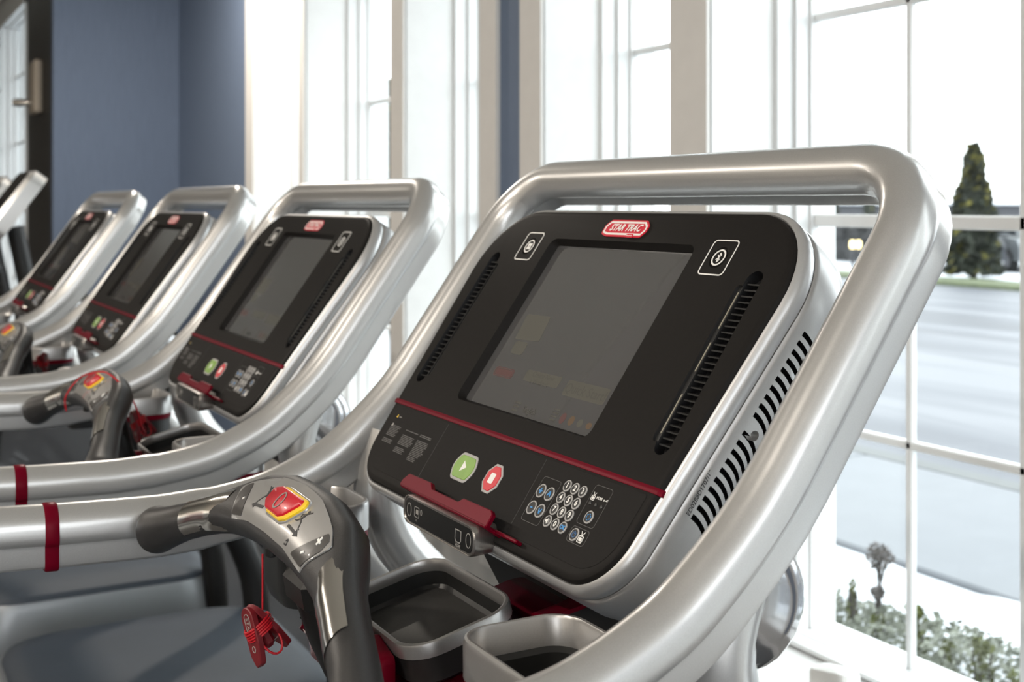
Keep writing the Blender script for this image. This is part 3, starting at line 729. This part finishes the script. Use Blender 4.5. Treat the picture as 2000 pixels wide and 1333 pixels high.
ou = N.new('ShaderNodeOutputMaterial'); mx = N.new('ShaderNodeMixShader'); tr_ = N.new('ShaderNodeBsdfTransparent'); gy = N.new('ShaderNodeBsdfGlossy'); lw = N.new('ShaderNodeLayerWeight'); lw.inputs[0].default_value = .5; pwn = N.new('ShaderNodeMath'); pwn.operation = 'POWER'; pwn.inputs[1].default_value = 5; fr = N.new('ShaderNodeMath'); fr.operation = 'MULTIPLY_ADD'; fr.inputs[1].default_value = .5; fr.inputs[2].default_value = .02
Lk.new(lw.outputs['Facing'], pwn.inputs[0]); Lk.new(pwn.outputs[0], fr.inputs[0]); gy.inputs['Roughness'].default_value = .02; tr_.inputs[0].default_value = (.97, .99, .985, 1)
Lk.new(fr.outputs[0], mx.inputs[0]); Lk.new(tr_.outputs[0], mx.inputs[1]); Lk.new(gy.outputs[0], mx.inputs[2]); Lk.new(mx.outputs[0], ou.inputs[0])

WY = 2.0; GY = 2.33; SILL = .435; HEAD = 3.05
def bx(x0, x1, y0, y1, z0, z1, b=None, m=0): return (b or MB()).box(((x0 + x1) / 2, (y0 + y1) / 2, (z0 + z1) / 2), (x1 - x0, y1 - y0, z1 - z0), m)
struct('floor', bx(-16, 4.2, -5, 2.0, -.1, 0), floorm)
struct('ceiling', bx(-16, 4.2, -5, 2.4, CEIL, CEIL + .1), ceilm)
struct('wall_back', bx(-16, 4.2, -5.1, -5, 0, CEIL), wallb)
struct('wall_right', bx(4.2, 4.3, -5.1, 2.4, 0, .5).merge(bx(4.2, 4.3, -5.1, 2.4, 3.0, CEIL)).merge(bx(4.2, 4.3, -5.1, -4.2, .5, 3)).merge(bx(4.2, 4.3, 1.6, 2.4, .5, 3)).merge(bx(4.2, 4.3, -1.5, -1.2, .5, 3)), wallb)  # unseen wall; its openings are added to let in more daylight
struct('wall_left', bx(-16.1, -16, -5.1, 2.4, 0, CEIL), wallb)
# window wall: openings (x0, x1, number of panes); last three unseen, added for daylight
WIN = [(-6.63, -5.86, 2), (-5.784, -4.70, 3), (-4.57, -3.894, 2), (-3.46, -2.754, 2), (-2.59, -1.51, 3), (-1.346, -.64, 2), (-.08, .626, 2), (.79, 1.87, 3), (2.03, 2.74, 2)]
wf = MB(); lastx = -8.38
edges = [-8.38] + [v for q in WIN for v in q[:2]] + [4.2]
for i in range(0, len(edges), 2):
    x0, x1 = edges[i], edges[i + 1]
    wide = x1 - x0 > .3
    bx(x0 + (.012 if i else 0), x1 - (.012 if i < len(edges) - 2 else 0), WY, GY - .12, SILL - .02, HEAD, wf, 0)
struct('trim_1', bx(-8.38, 4.2, WY, GY + .1, HEAD, CEIL), wallw)
bx(-8.38, -6.72, WY, GY - .12, 0, SILL - .02, wf); ap = bx(-6.72, 4.2, WY, GY + .05, 0, SILL - .02); struct('trim_2', ap, wallw); struct('wall_front', wf, wallm)
tn = 3
for i in range(0, len(edges), 2):                      # jamb linings and casings
    x0, x1 = edges[i], edges[i + 1]
    j = MB(); cas = MB()
    wide = x1 - x0 > .3
    if i > 0: bx(x0, x0 + .012, WY - .004, GY - .10, SILL, HEAD, j)
    if i < len(edges) - 2: bx(x1 - .012, x1, WY - .004, GY - .10, SILL, HEAD, j)
    bx(x0, x1, GY - .12, GY + .10, SILL - .02, HEAD, j)
    struct('trim_%d' % tn, j, trimw); tn += 1
    if wide:
        if i > 0: bx(x0, x0 + .125, WY - .016, WY, SILL - .1, HEAD + .1, cas)
        if i < len(edges) - 2: bx(x1 - .14, x1, WY - .016, WY, SILL - .1, HEAD + .1, cas)
    else: bx(x0 + .0, x1 - .0, WY - .016, WY, SILL - .1, HEAD, cas)
    struct('trim_%d' % tn, cas, trimg); tn += 1
bs = bx(-8.38, 4.2, WY - .018, WY, 0, .13); struct('baseboard_front', bs, trimw)
# stool board under each group of windows
for x0, x1 in ((-6.72, -3.80), (-3.56, -.54), (-.18, 2.84)):
    s = MB().box(((x0 + x1) / 2, (WY - .03 + GY - .05) / 2, SILL - .022), (x1 - x0, GY - .05 - WY + .03, .03), 0, None, .006)
    s.box(((x0 + x1) / 2, GY - .045, SILL - .010), (x1 - x0, .03, .022), 0)
    struct('trim_%d' % tn, s, trimw); tn += 1
MUNZ = [1.6 - .596, 1.6 - .042, 1.6 + .508, 1.6 + 1.06]
def window(n, x0, x1, cols, gy=GY, z0=SILL, z1=HEAD, munz=MUNZ):
    r = bpy.data.objects.new('window_%d' % n, None); COL.objects.link(r); r['kind'] = 'structure'; r.location = ((x0 + x1) / 2, gy, z0)
    M = T(-(x0 + x1) / 2, -gy, -z0)
    def add(name, b, m, sm=True): return b.build(name, m, r, M, 30, sm)
    def fr_(i, y0, y1, d):
        b = MB()
        for q in (bx(x0 + i, x0 + i + d, y0, y1, z0, z1), bx(x1 - i - d, x1 - i, y0, y1, z0, z1), bx(x0 + i, x1 - i, y0, y1, z0 + i * .3, z0 + i * .3 + d * .8), bx(x0 + i, x1 - i, y0, y1, z1 - d - i, z1 - i)): b.merge(q)
        return b
    add('frame', fr_(0, gy - .12, gy + .08, .016), vinyl, False); add('sash', fr_(.014, gy - .065, gy + .04, .014), vinyl, False)
    add('glass_stop', fr_(.024, gy - .02, gy + .02, .012), vinyl, False)
    gx0, gx1 = x0 + .034, x1 - .034; pitch = (gx1 - gx0) / cols
    zs = [z0 + .02] + [z for z in munz if z0 < z < z1] + [z1 - .03]
    for k in range(1, cols):
        x = gx0 + k * pitch; add('vertical_muntin', MB().box((x, gy, (z0 + z1) / 2), (.020, .022, z1 - z0 - .03), 0, None, .004), vinyl)
    for z in zs[1:-1]:
        add('horizontal_muntin', MB().box(((x0 + x1) / 2, gy, z), (gx1 - gx0, .022, .022 if z != munz[1] or n in (1,) else .034), 0, None, .004), vinyl)
    for i in range(cols):
        for j in range(len(zs) - 1):
            add('pane', bx(gx0 + i * pitch, gx0 + (i + 1) * pitch, gy + .001, gy + .003, zs[j], zs[j + 1]), gl, False)
for i, (x0, x1, c) in enumerate(WIN): window(i + 1, x0, x1, c)
# left end: the wall steps in, a dark jamb, then another window
struct('wall_step', bx(-8.48, -8.38, 1.20, 2.4, 0, CEIL), wallm)
struct('trim_%d' % tn, bx(-9.62, -8.48, 1.20, 1.35, 0, CEIL), darkfr); tn += 1
struct('trim_%d' % tn, bx(-12.6, -9.62, 1.2, 1.5, 0, .55).merge(bx(-12.6, -9.62, 1.2, 1.5, 3.1, CEIL)), wallw); tn += 1
window(10, -11.1, -9.62, 4, 1.30, .55, 3.1); window(11, -12.6, -11.1, 4, 1.30, .55, 3.1)
struct('trim_%d' % tn, bx(-16, -12.6, 1.2, 1.5, 0, CEIL), wallw); tn += 1
sw = thing('wall_switch', 'tan box with a steel knob on the dark jamb beside the far left window', 'wall switch', (-8.95, 1.2, 2.40))
MB().box((0, -.03, 0), (.26, .06, .36), 0, None, .012).build('switch_box', tanp, sw)
MB().tube([Vector((-.06, -.05, -.1)), Vector((-.10, -.12, -.1)), Vector((-.12, -.16, -.1))], [.018, .03, .026], 12).build('steel_knob', chrome, sw)
# ceiling downlights
DL = ['downlight of the middle ceiling row nearest the camera', 'downlight of the middle ceiling row behind the second treadmill', 'downlight of the middle ceiling row behind the farthest treadmill', 'added downlight over the elliptical trainers, brightening the blue wall', 'downlight of the rear ceiling row nearest the camera', 'downlight of the rear ceiling row, second from the camera', 'downlight of the rear ceiling row, third from the camera', 'downlight of the middle ceiling row to the right of the camera', 'downlight of the rear ceiling row to the right of the camera', 'downlight of the middle ceiling row at the far left end']
for k, (x, y, _p) in enumerate(LAMPS):
    d = thing('ceiling_downlight', DL[k], 'ceiling light', (x, y, CEIL), 0, 'ceiling downlights')
    MB().frame(circ(0, 0, .105, 28), circ(0, 0, .078, 28), -.008, .0).build('trim_ring', trimw, d)
# white plastic holder on the stool board
wh = thing('plastic_holder', 'white rounded plastic holder standing on the window sill at bottom right', 'holder', (-2.226, 2.085, SILL - .007))
whm = mat('holder_white', (.78, .77, .74), .35, 0, .3)
o = rrect(0, 0, .125, .07, .022, 6)
MB().loft([[Vector((x, y, 0)) for x, y in offset(o, -.004)], [Vector((x, y, .008)) for x, y in o], [Vector((x * (1 + .0), y, .045 + .012 * (1 / (1 + math.exp(-x * 120))))) for x, y in o], [Vector((x * .93, y * .9, .056 + .014 * (1 / (1 + math.exp(-x * 120))))) for x, y in o], [Vector((x * .6, y * .5, .060 + .014 * (1 / (1 + math.exp(-x * 120))))) for x, y in o]], 0, cap0=True, cap1=True).build('holder_body', whm, wh)

# ------------------------------------------------------------------ elliptical trainers at the far left
def elliptical(label, x, y):
    e = thing('elliptical_trainer', label, 'elliptical trainer', (x, y, 0), 0, 'black and silver elliptical trainers')
    MB().box((0, -.55, .06), (.62, 1.9, .08), 0, None, .03).build('base_frame', skirt, e)
    MB().loft([[Vector((a, b, z)) for a, b in rrect(0, .2, 2 * w_, 2 * l_, .09, 5)] for z, w_, l_ in ((.09, .20, .42), (.45, .19, .40), (.62, .15, .30), (.68, .08, .16))], 0, cap0=True, cap1=True).build('drive_cover', mat('cover_grey', (.03, .031, .034), .4, .2, .3) if 'cover_grey' not in MATS else MATS['cover_grey'], e)
    MB().tube(crom([(0, .25, .55), (0, .22, .9), (0, .16, 1.2), (0, .10, 1.50)], 5), .04, 14).build('mast', plasticbk, e)
    M_ = T(0, .05, 1.62) @ Matrix.Rotation(R(54), 4, 'X')
    MB().prism(rrect(0, 0, .40, .36, .06, 6), -.08, 0, 0, .02).build('console_shell', silver, e, M_)
    MB().prism(rrect(0, 0, .36, .32, .05, 6), -.002, .006, 0, .004).build('console_face', facem, e, M_)
    for s in (-1, 1):
        MB().tube(crom([(s * .30, -.05, .35), (s * .30, .02, .8), (s * .29, .0, 1.1), (s * .28, -.12, 1.30), (s * .26, -.15, 1.45), (s * .27, -.08, 1.62), (s * .28, .0, 1.70)], 6), .021, 12).build('moving_arm', plasticbk, e)
        MB().tube(crom([(s * .12, .02, 1.32), (s * .22, -.12, 1.27), (s * .24, -.24, 1.30), (s * .24, -.28, 1.40)], 5), .018, 10).build('fixed_handle', plasticbk, e)
        MB().box((s * .2, -.75, .32), (.14, .40, .04), 0, None, .015).build('pedal', plasticbk, e)
        MB().tube([(s * .28, .05, .38), (s * .22, -.9, .27), (s * .2, -1.2, .16)], .025, 10).build('pedal_bar', skirt, e)
    return e
elliptical('black and silver elliptical trainer beyond the farthest treadmill', -6.05, .60)
elliptical('black and silver elliptical trainer at the left edge, beyond the first one', -7.2, .60)
# ------------------------------------------------------------------ outdoors
GZ = -.10
snow = mat('snow', (.50, .52, .55), .9, noise=.04, nscale=2)
walk = mat('sidewalk_concrete', (.155, .163, .175), .85, noise=.04, nscale=3)
curbm = mat('curb_concrete', (.11, .115, .115), .85, noise=.05, nscale=6)
grassm = mat('verge_grass', (.07, .085, .04), .9, noise=.3, nscale=4)
lot = bpy.data.materials.new('lot_snowy_asphalt'); lot.use_nodes = True; N = lot.node_tree.nodes; Lk = lot.node_tree.links; p = N['Principled BSDF']
tc = N.new('ShaderNodeTexCoord'); mp = N.new('ShaderNodeMapping'); mp.inputs['Scale'].default_value = (.10, .9, 1); mp.inputs['Rotation'].default_value = (0, 0, R(-12))
n1 = N.new('ShaderNodeTexNoise'); n1.inputs['Scale'].default_value = 1.1; n1.inputs['Detail'].default_value = 6; n1.inputs['Distortion'].default_value = .6
cr = N.new('ShaderNodeValToRGB'); e = cr.color_ramp.elements; e[0].position = .36; e[0].color = (.017, .020, .029, 1); e[1].position = .60; e[1].color = (.088, .093, .106, 1)
q = e.new(.47); q.color = (.040, .045, .058, 1)
Lk.new(tc.outputs['Object'], mp.inputs[0]); Lk.new(mp.outputs[0], n1.inputs['Vector']); Lk.new(n1.outputs['Fac'], cr.inputs[0]); Lk.new(cr.outputs[0], p.inputs['Base Color']); p.inputs['Roughness'].default_value = .55
struct('trim_60', bx(-70, 40, 2.46, 4.5, GZ - .3, GZ - .02), snow).name = 'ground_bed'
def slabs(name, y0, y1, z, m, x0=-60, x1=30, pitch=1.9, gap=.015):
    r = bpy.data.objects.new(name, None); COL.objects.link(r); r['kind'] = 'structure'; r.location = (0, (y0 + y1) / 2, z)
    n = int((x1 - x0) / pitch); first = None
    f = MB().box((0, 0, -.05), (pitch - gap, y1 - y0, .1), 0, None, .012).build('slab', m, r); f.location = (x0 + pitch / 2, 0, 0)
    for k in range(1, n):
        c = f.copy(); COL.objects.link(c); c.parent = r; c.location = (x0 + pitch * (k + .5), 0, 0)
    return r
slabs('sidewalk', 4.42, 6.1, GZ + .01, walk, -42.6, 12, 2.6)
struct('curb', bx(-70, 40, 6.1, 6.28, GZ - .15, GZ + .012), curbm)
struct('parking_lot', bx(-90, 60, 6.28, 22.0, GZ - .25, GZ - .13), lot)
struct('verge', bx(-90, 60, 22.0, 23.6, GZ - .25, GZ - .05), grassm)
struct('ground_far', bx(-160, 120, 23.6, 140, GZ - .3, GZ - .10), snow)
# snow bank over the planting bed
sb = MB(); rnd = random.Random(5); NX, NY = 90, 12
from mathutils import noise as mn
vs = []
for i in range(NX + 1):
    for j in range(NY + 1):
        x = -9 + 14 * i / NX; v = j / NY; y = 2.95 + v * (1.46 + .22 * mn.noise(Vector((x * 1.6, 3, 0))) + .10 * mn.noise(Vector((x * 5, 7, 0))))
        h = .15 * math.sin(min(1, v * 1.25) * math.pi) ** .6 * (1 + .5 * mn.noise(Vector((x * 1.7, y * 2, 0)))) if 0 < v < .999 and v * 1.25 < 1 else (.02 if v < .5 else .10 * max(0, (1 - v)) / .2)
        vs.append((x, y, GZ - .02 + max(0, h)))
fs = [[i * (NY + 1) + j, (i + 1) * (NY + 1) + j, (i + 1) * (NY + 1) + j + 1, i * (NY + 1) + j + 1] for i in range(NX) for j in range(NY)]
tag(MB().add(vs, fs).build('snow_bank', snow, None, None, 80), 'bumpy bank of white snow between the planting bed and the sidewalk', 'snow', None, 'stuff')
leafg = mat('leaf_green', (.085, .098, .016), .6, noise=.35, nscale=20)
leafd = mat('leaf_grey_green', (.21, .225, .185), .75, noise=.3, nscale=14)  # grey green leaves, whitened to paint in the pale haze
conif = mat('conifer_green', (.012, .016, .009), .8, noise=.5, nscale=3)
conifl = mat('conifer_sunlit_tint', (.11, .10, .018), .8, noise=.4, nscale=4)  # yellow tint paints sunlight onto the foliage tips
twig = mat('dry_twig', (.05, .042, .036), .8)
dryfl = mat('dry_flower', (.13, .115, .11), .85, noise=.3, nscale=40)
def tufts(b, pts, size, rnd, m=0):
    for p in pts:
        a = Vector((rnd.gauss(0, 1), rnd.gauss(0, 1), rnd.gauss(0, 1))).normalized(); c = a.orthogonal().normalized(); d = a.cross(c)
        s = size * (.6 + rnd.random() * .8); p = Vector(p)
        b.add([p - c * s * .5, p + a * s * .35 + d * s * .2, p + c * s * .6, p - a * s * .35 - d * s * .15], [[0, 1, 2, 3]], m)
# low ground cover along the window
gc = MB(); pts = []
for k in range(42000):
    x = -6.5 + 7 * rnd.random(); y = 2.50 + 1.25 * rnd.random() ** 1.3; hh = max(.02, (.33 + .18 * mn.noise(Vector((x * 2.6, y * 2.6, 1)))) * min(1, max(0, 3.85 - y) / .7))
    pts.append((x, y, GZ + .0 + hh * rnd.random() ** .5))
tufts(gc, pts, .024, rnd)
tag(gc.build('ground_cover', leafd, None, None, 80, False), 'grey green ground cover plants along the outside of the windows', 'ground cover', None, 'stuff')
def shrub(x, y, h, w_, label, n=420, m=leafg, size=.026, seed=1):
    r = random.Random(seed); t = thing('garden_shrub', label, 'shrub', (x, y, GZ - .02), 0, 'small evergreen shrubs in the bed')
    b = MB(); pp = []
    for k in range(n):
        v = r.random(); a = r.random() * 6.283; rr = w_ * (1 - v * .55) * math.sqrt(r.random()); pp.append((rr * math.cos(a), rr * math.sin(a), h * (.12 + .88 * v)))
    tufts(b, pp, size, r); o = b.build('foliage', m, t, None, 80, False); o['kind'] = 'stuff'
    s = MB()
    for k in range(5):
        a = k * 1.25; s.tube([(0, 0, 0), (.3 * w_ * math.cos(a), .3 * w_ * math.sin(a), h * .5), (.5 * w_ * math.cos(a), .5 * w_ * math.sin(a), h * .9)], [.005, .004, .002], 6)
    s.build('stems', twig, t)
# placed from their distance forward and sideways of the nearest window
SH = [(-2.93, 3.10, .40, .060, 'bright green upright shrub just right of the left muntin of the wide window', 620), (-2.82, 3.12, .32, .045, 'tiny green shrub right of the bright upright one', 240), (-2.66, 3.10, .38, .060, 'yellow green shrub left of the right muntin, low in the bed', 380), (-3.35, 3.22, .34, .022, 'thin green sprig between the two dried flower stems', 90), (-3.30, 3.18, .38, .026, 'taller green sprig left of the second dried flower stem', 120), (-3.10, 3.10, .32, .045, 'low green shrub against the left muntin', 200), (-2.50, 3.05, .34, .05, 'green shrub at the right edge of the picture', 240)]
for k, (x, y, h, w_, lb, n_) in enumerate(SH): shrub(x, y, h, w_, lb, n_, leafg, .018, k + 10)
def dried(x, y, h, r0, label, seed):
    r = random.Random(seed); t = thing('dried_flower_stem', label, 'dried flower', (x, y, GZ - .02), 0, 'dried flower stems in the snowy bed')
    st = MB().tube(crom([(0, 0, 0), (.02, .01, h * .4), (-.01, .0, h * .75), (0, 0, h)], 4), .0035, 6)
    for k in range(9):
        a = k * .7; st.tube([(0, 0, h * (.72 + .02 * k)), (r0 * .6 * math.cos(a), r0 * .6 * math.sin(a), h + r0 * .3 * math.sin(k))], .0025, 5)
    st.build('stem', twig, t)
    b = MB(); tufts(b, [Vector((r.gauss(0, 1), r.gauss(0, 1), r.gauss(0, .8))).normalized() * r0 * r.random() ** .4 + Vector((0, 0, h)) for _ in range(200)], .016, r)
    o = b.build('flower_head', dryfl, t, None, 80, False); o['kind'] = 'stuff'
dried(-3.62, 3.30, .42, .065, 'largest dried flower stem, close to the left sash', 1)
dried(-3.29, 3.30, .45, .050, 'dried flower stem left of the first muntin', 2)
dried(-3.20, 3.20, .36, .022, 'short dried flower stem before the snow', 3)
def conifer(x, y, h, w_, label, seed, z=GZ - .1, n=2600, size=.20, lump=.25):
    r = random.Random(seed); t = thing('conifer', label, 'tree', (x, y, z), 0, 'conifers beyond the parking lot')
    b = MB(); rings = []
    for k in range(17):
        v = k / 16; rr = w_ * (1 - v) ** .62 * (.80 + lump * mn.noise(Vector((seed, v * 6, 0)))) * (.75 if v < .04 else 1) + .015
        rings.append([Vector((rr * math.cos(a), rr * math.sin(a), h * (.05 + .93 * v))) * 1 for a in [2 * math.pi * q / 18 for q in range(18)]])
        for i, pnt in enumerate(rings[-1]):
            s_ = 1 + .22 * mn.noise(Vector((pnt.x * 2 + seed, pnt.y * 2, pnt.z * 1.5))); rings[-1][i] = Vector((pnt.x * s_ * .82, pnt.y * s_ * .82, pnt.z))
    b.loft(rings, 0, cap0=True, cap1=True)
    pp = [[], []]
    for k in range(n):
        v = r.random() ** 1.25; a = r.random() * 6.283; rr = (w_ * (1 - v) ** .62 * (.80 + lump * mn.noise(Vector((seed, v * 6, 0)))) + .02) * (.8 + .3 * r.random())
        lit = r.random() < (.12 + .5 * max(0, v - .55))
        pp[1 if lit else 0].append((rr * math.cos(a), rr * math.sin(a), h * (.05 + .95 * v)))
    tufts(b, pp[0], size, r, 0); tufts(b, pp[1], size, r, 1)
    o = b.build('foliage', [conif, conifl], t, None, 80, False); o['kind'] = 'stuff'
    MB().tube([(0, 0, -.02), (0, 0, h * .3)], [w_ * .13, w_ * .08], 8).build('trunk', twig, t)
def at(px_k, d, y=None):                                  # along a sight line from the room: sideways slope, distance
    return (-.8788 * d + .4773 * px_k * d, .4773 * d + .8788 * px_k * d)
x, y = at(.3735, 30); conifer(x, y, 3.25, .74, 'large dark conifer standing alone at the right of the parking lot', 3)
x, y = at(.2570, 43); conifer(x, y, 4.85, .40, 'slim pale conifer seen above the silver handrail', 4, size=.12, n=1500)
x, y = at(.2890, 43); conifer(x, y, 4.1, .25, 'smallest conifer, only its tip above the handrail', 5, size=.1, n=900)
x, y = at(-.0975, 17); conifer(x, y, 3.5, .42, 'tall loose conifer behind the window left of the grey post', 6, size=.13, n=1600)
# clipped hedge, a low building with lit lamps, and snow covered parked cars on the far side
hdg = MB(); hp = []
for k in range(3000): hp.append((-2.4 + 4.8 * rnd.random(), -.5 + rnd.random(), 1.35 * rnd.random()))
hdg.box((0, 0, .62), (4.5, .9, 1.22)); tufts(hdg, hp, .22, rnd)
x, y = at(.253, 39); hd = hdg.build('hedge', mat('hedge_brown', (.02, .02, .021), .85, noise=.4, nscale=4), None, None, 80, False); hd.location = (x, y + 1.2, GZ - .1); tag(hd, 'dark clipped hedge across the far side of the parking lot', 'hedge', None, 'stuff')
carb = mat('car_dark', (.01, .012, .02), .35, 0, .2); carw = mat('car_white', (.16, .17, .18), .3, 0, .6); carg = mat('car_glass', (.02, .025, .03), .08, 0, 1.); tyre = mat('car_tyre', (.015, .015, .015), .8); hubm = mat('wheel_hub', (.4, .4, .42), .3, .8)
def car(label, x, y, rz, m, sn=True):
    t = thing('parked_car', label, 'car', (x, y, GZ - .13), rz, 'parked cars beyond the lot')
    body = [(-2.2, .35), (-2.2, .75), (-2.0, .92), (-1.2, .98), (1.0, .98), (1.9, .85), (2.2, .68), (2.22, .35)]
    roof = [(-1.65, .96), (-1.25, 1.42), (.35, 1.45), (1.05, .97)]
    def ex(pl, w0, w1, mm, name):
        r = [[Vector((px, w_ * s, pz)) for px, pz in pl] for w_, s in ((w0, -1), (w1, -1), (w1, 1), (w0, 1))]
        r = [[Vector((px, -w1, pz)) for px, pz in pl], [Vector((px, w1, pz)) for px, pz in pl]]
        return MB().loft(r, 0, cap0=True, cap1=True).build(name, mm, t, None, 30)
    ex(body, .8, .88, m, 'body'); ex(roof, .6, .72, carg, 'cabin_glass')
    MB().box((-.45, 0, 1.47), (1.7, 1.3, .05), 0, None, .02).build('roof', snow if sn else m, t)
    if sn: MB().box((1.45, 0, .97), (1.0, 1.4, .06), 0, Matrix.Rotation(R(8), 3, 'Y'), .02).build('bonnet_snow', snow, t)
    for px in (-1.4, 1.4):
        for s in (-1, 1):
            wv = MB().lathe([(.30, -.1), (.33, -.08), (.33, .08), (.30, .1)], 20, M=T(px, s * .80, .33) @ Matrix.Rotation(R(90), 4, 'X')).build('wheel', tyre, t)
            MB().lathe([(.19, -.11), (.19, .11)], 16, M=T(px, s * .80, .33) @ Matrix.Rotation(R(90), 4, 'X')).build('hub', hubm, wv)
x, y = at(.350, 34.5); car('dark snow topped car parked left of the large conifer', x, y, R(150), carb)
x, y = at(.412, 34.5); car('white car parked right of the large conifer', x, y, R(150), carw)
x, y = at(.268, 47)
bl = thing('low_building', 'long low building with lit lamps behind the hedge', 'building', (x, y + 4, GZ - .1))
bwm = mat('building_grey', (.04, .04, .046), .8, noise=.1, nscale=1)
MB().box((0, 0, .9), (9, 3, 1.8)).build('wall', bwm, bl); MB().loft([[Vector(p) for p in ((-4.7, -1.8, z1), (4.7, -1.8, z1), (4.7, 1.8, z1), (-4.7, 1.8, z1))] for z1 in (1.8, 1.88)], 0, cap0=True, cap1=True).build('roof', snow, bl)
lampm = mat('lamp_warm', (1, .8, .4), .5, emit=(1, .78, .36), estr=3)
for k, px_ in enumerate((.244, .2525, .2755, .2805)):
    x, y = at(px_, 35.2)
    l = thing('bollard_lamp', ['leftmost glowing bollard lamp before the dark hedge', 'second glowing bollard lamp from the left', 'third glowing bollard lamp, close beside the last', 'rightmost glowing bollard lamp of the four'][k], 'lamp', (x, y, GZ - .1), 0, 'bollard lamps by the hedge')
    MB().lathe([(.05, 0), (.05, .55), (.04, .56)], 12).build('post', bwm, l); MB().lathe([(.06, .56), (.075, .60), (.075, .72), (.05, .78)], 12).build('lamp_head', lampm, l)
# posts of a pergola seen over the lot
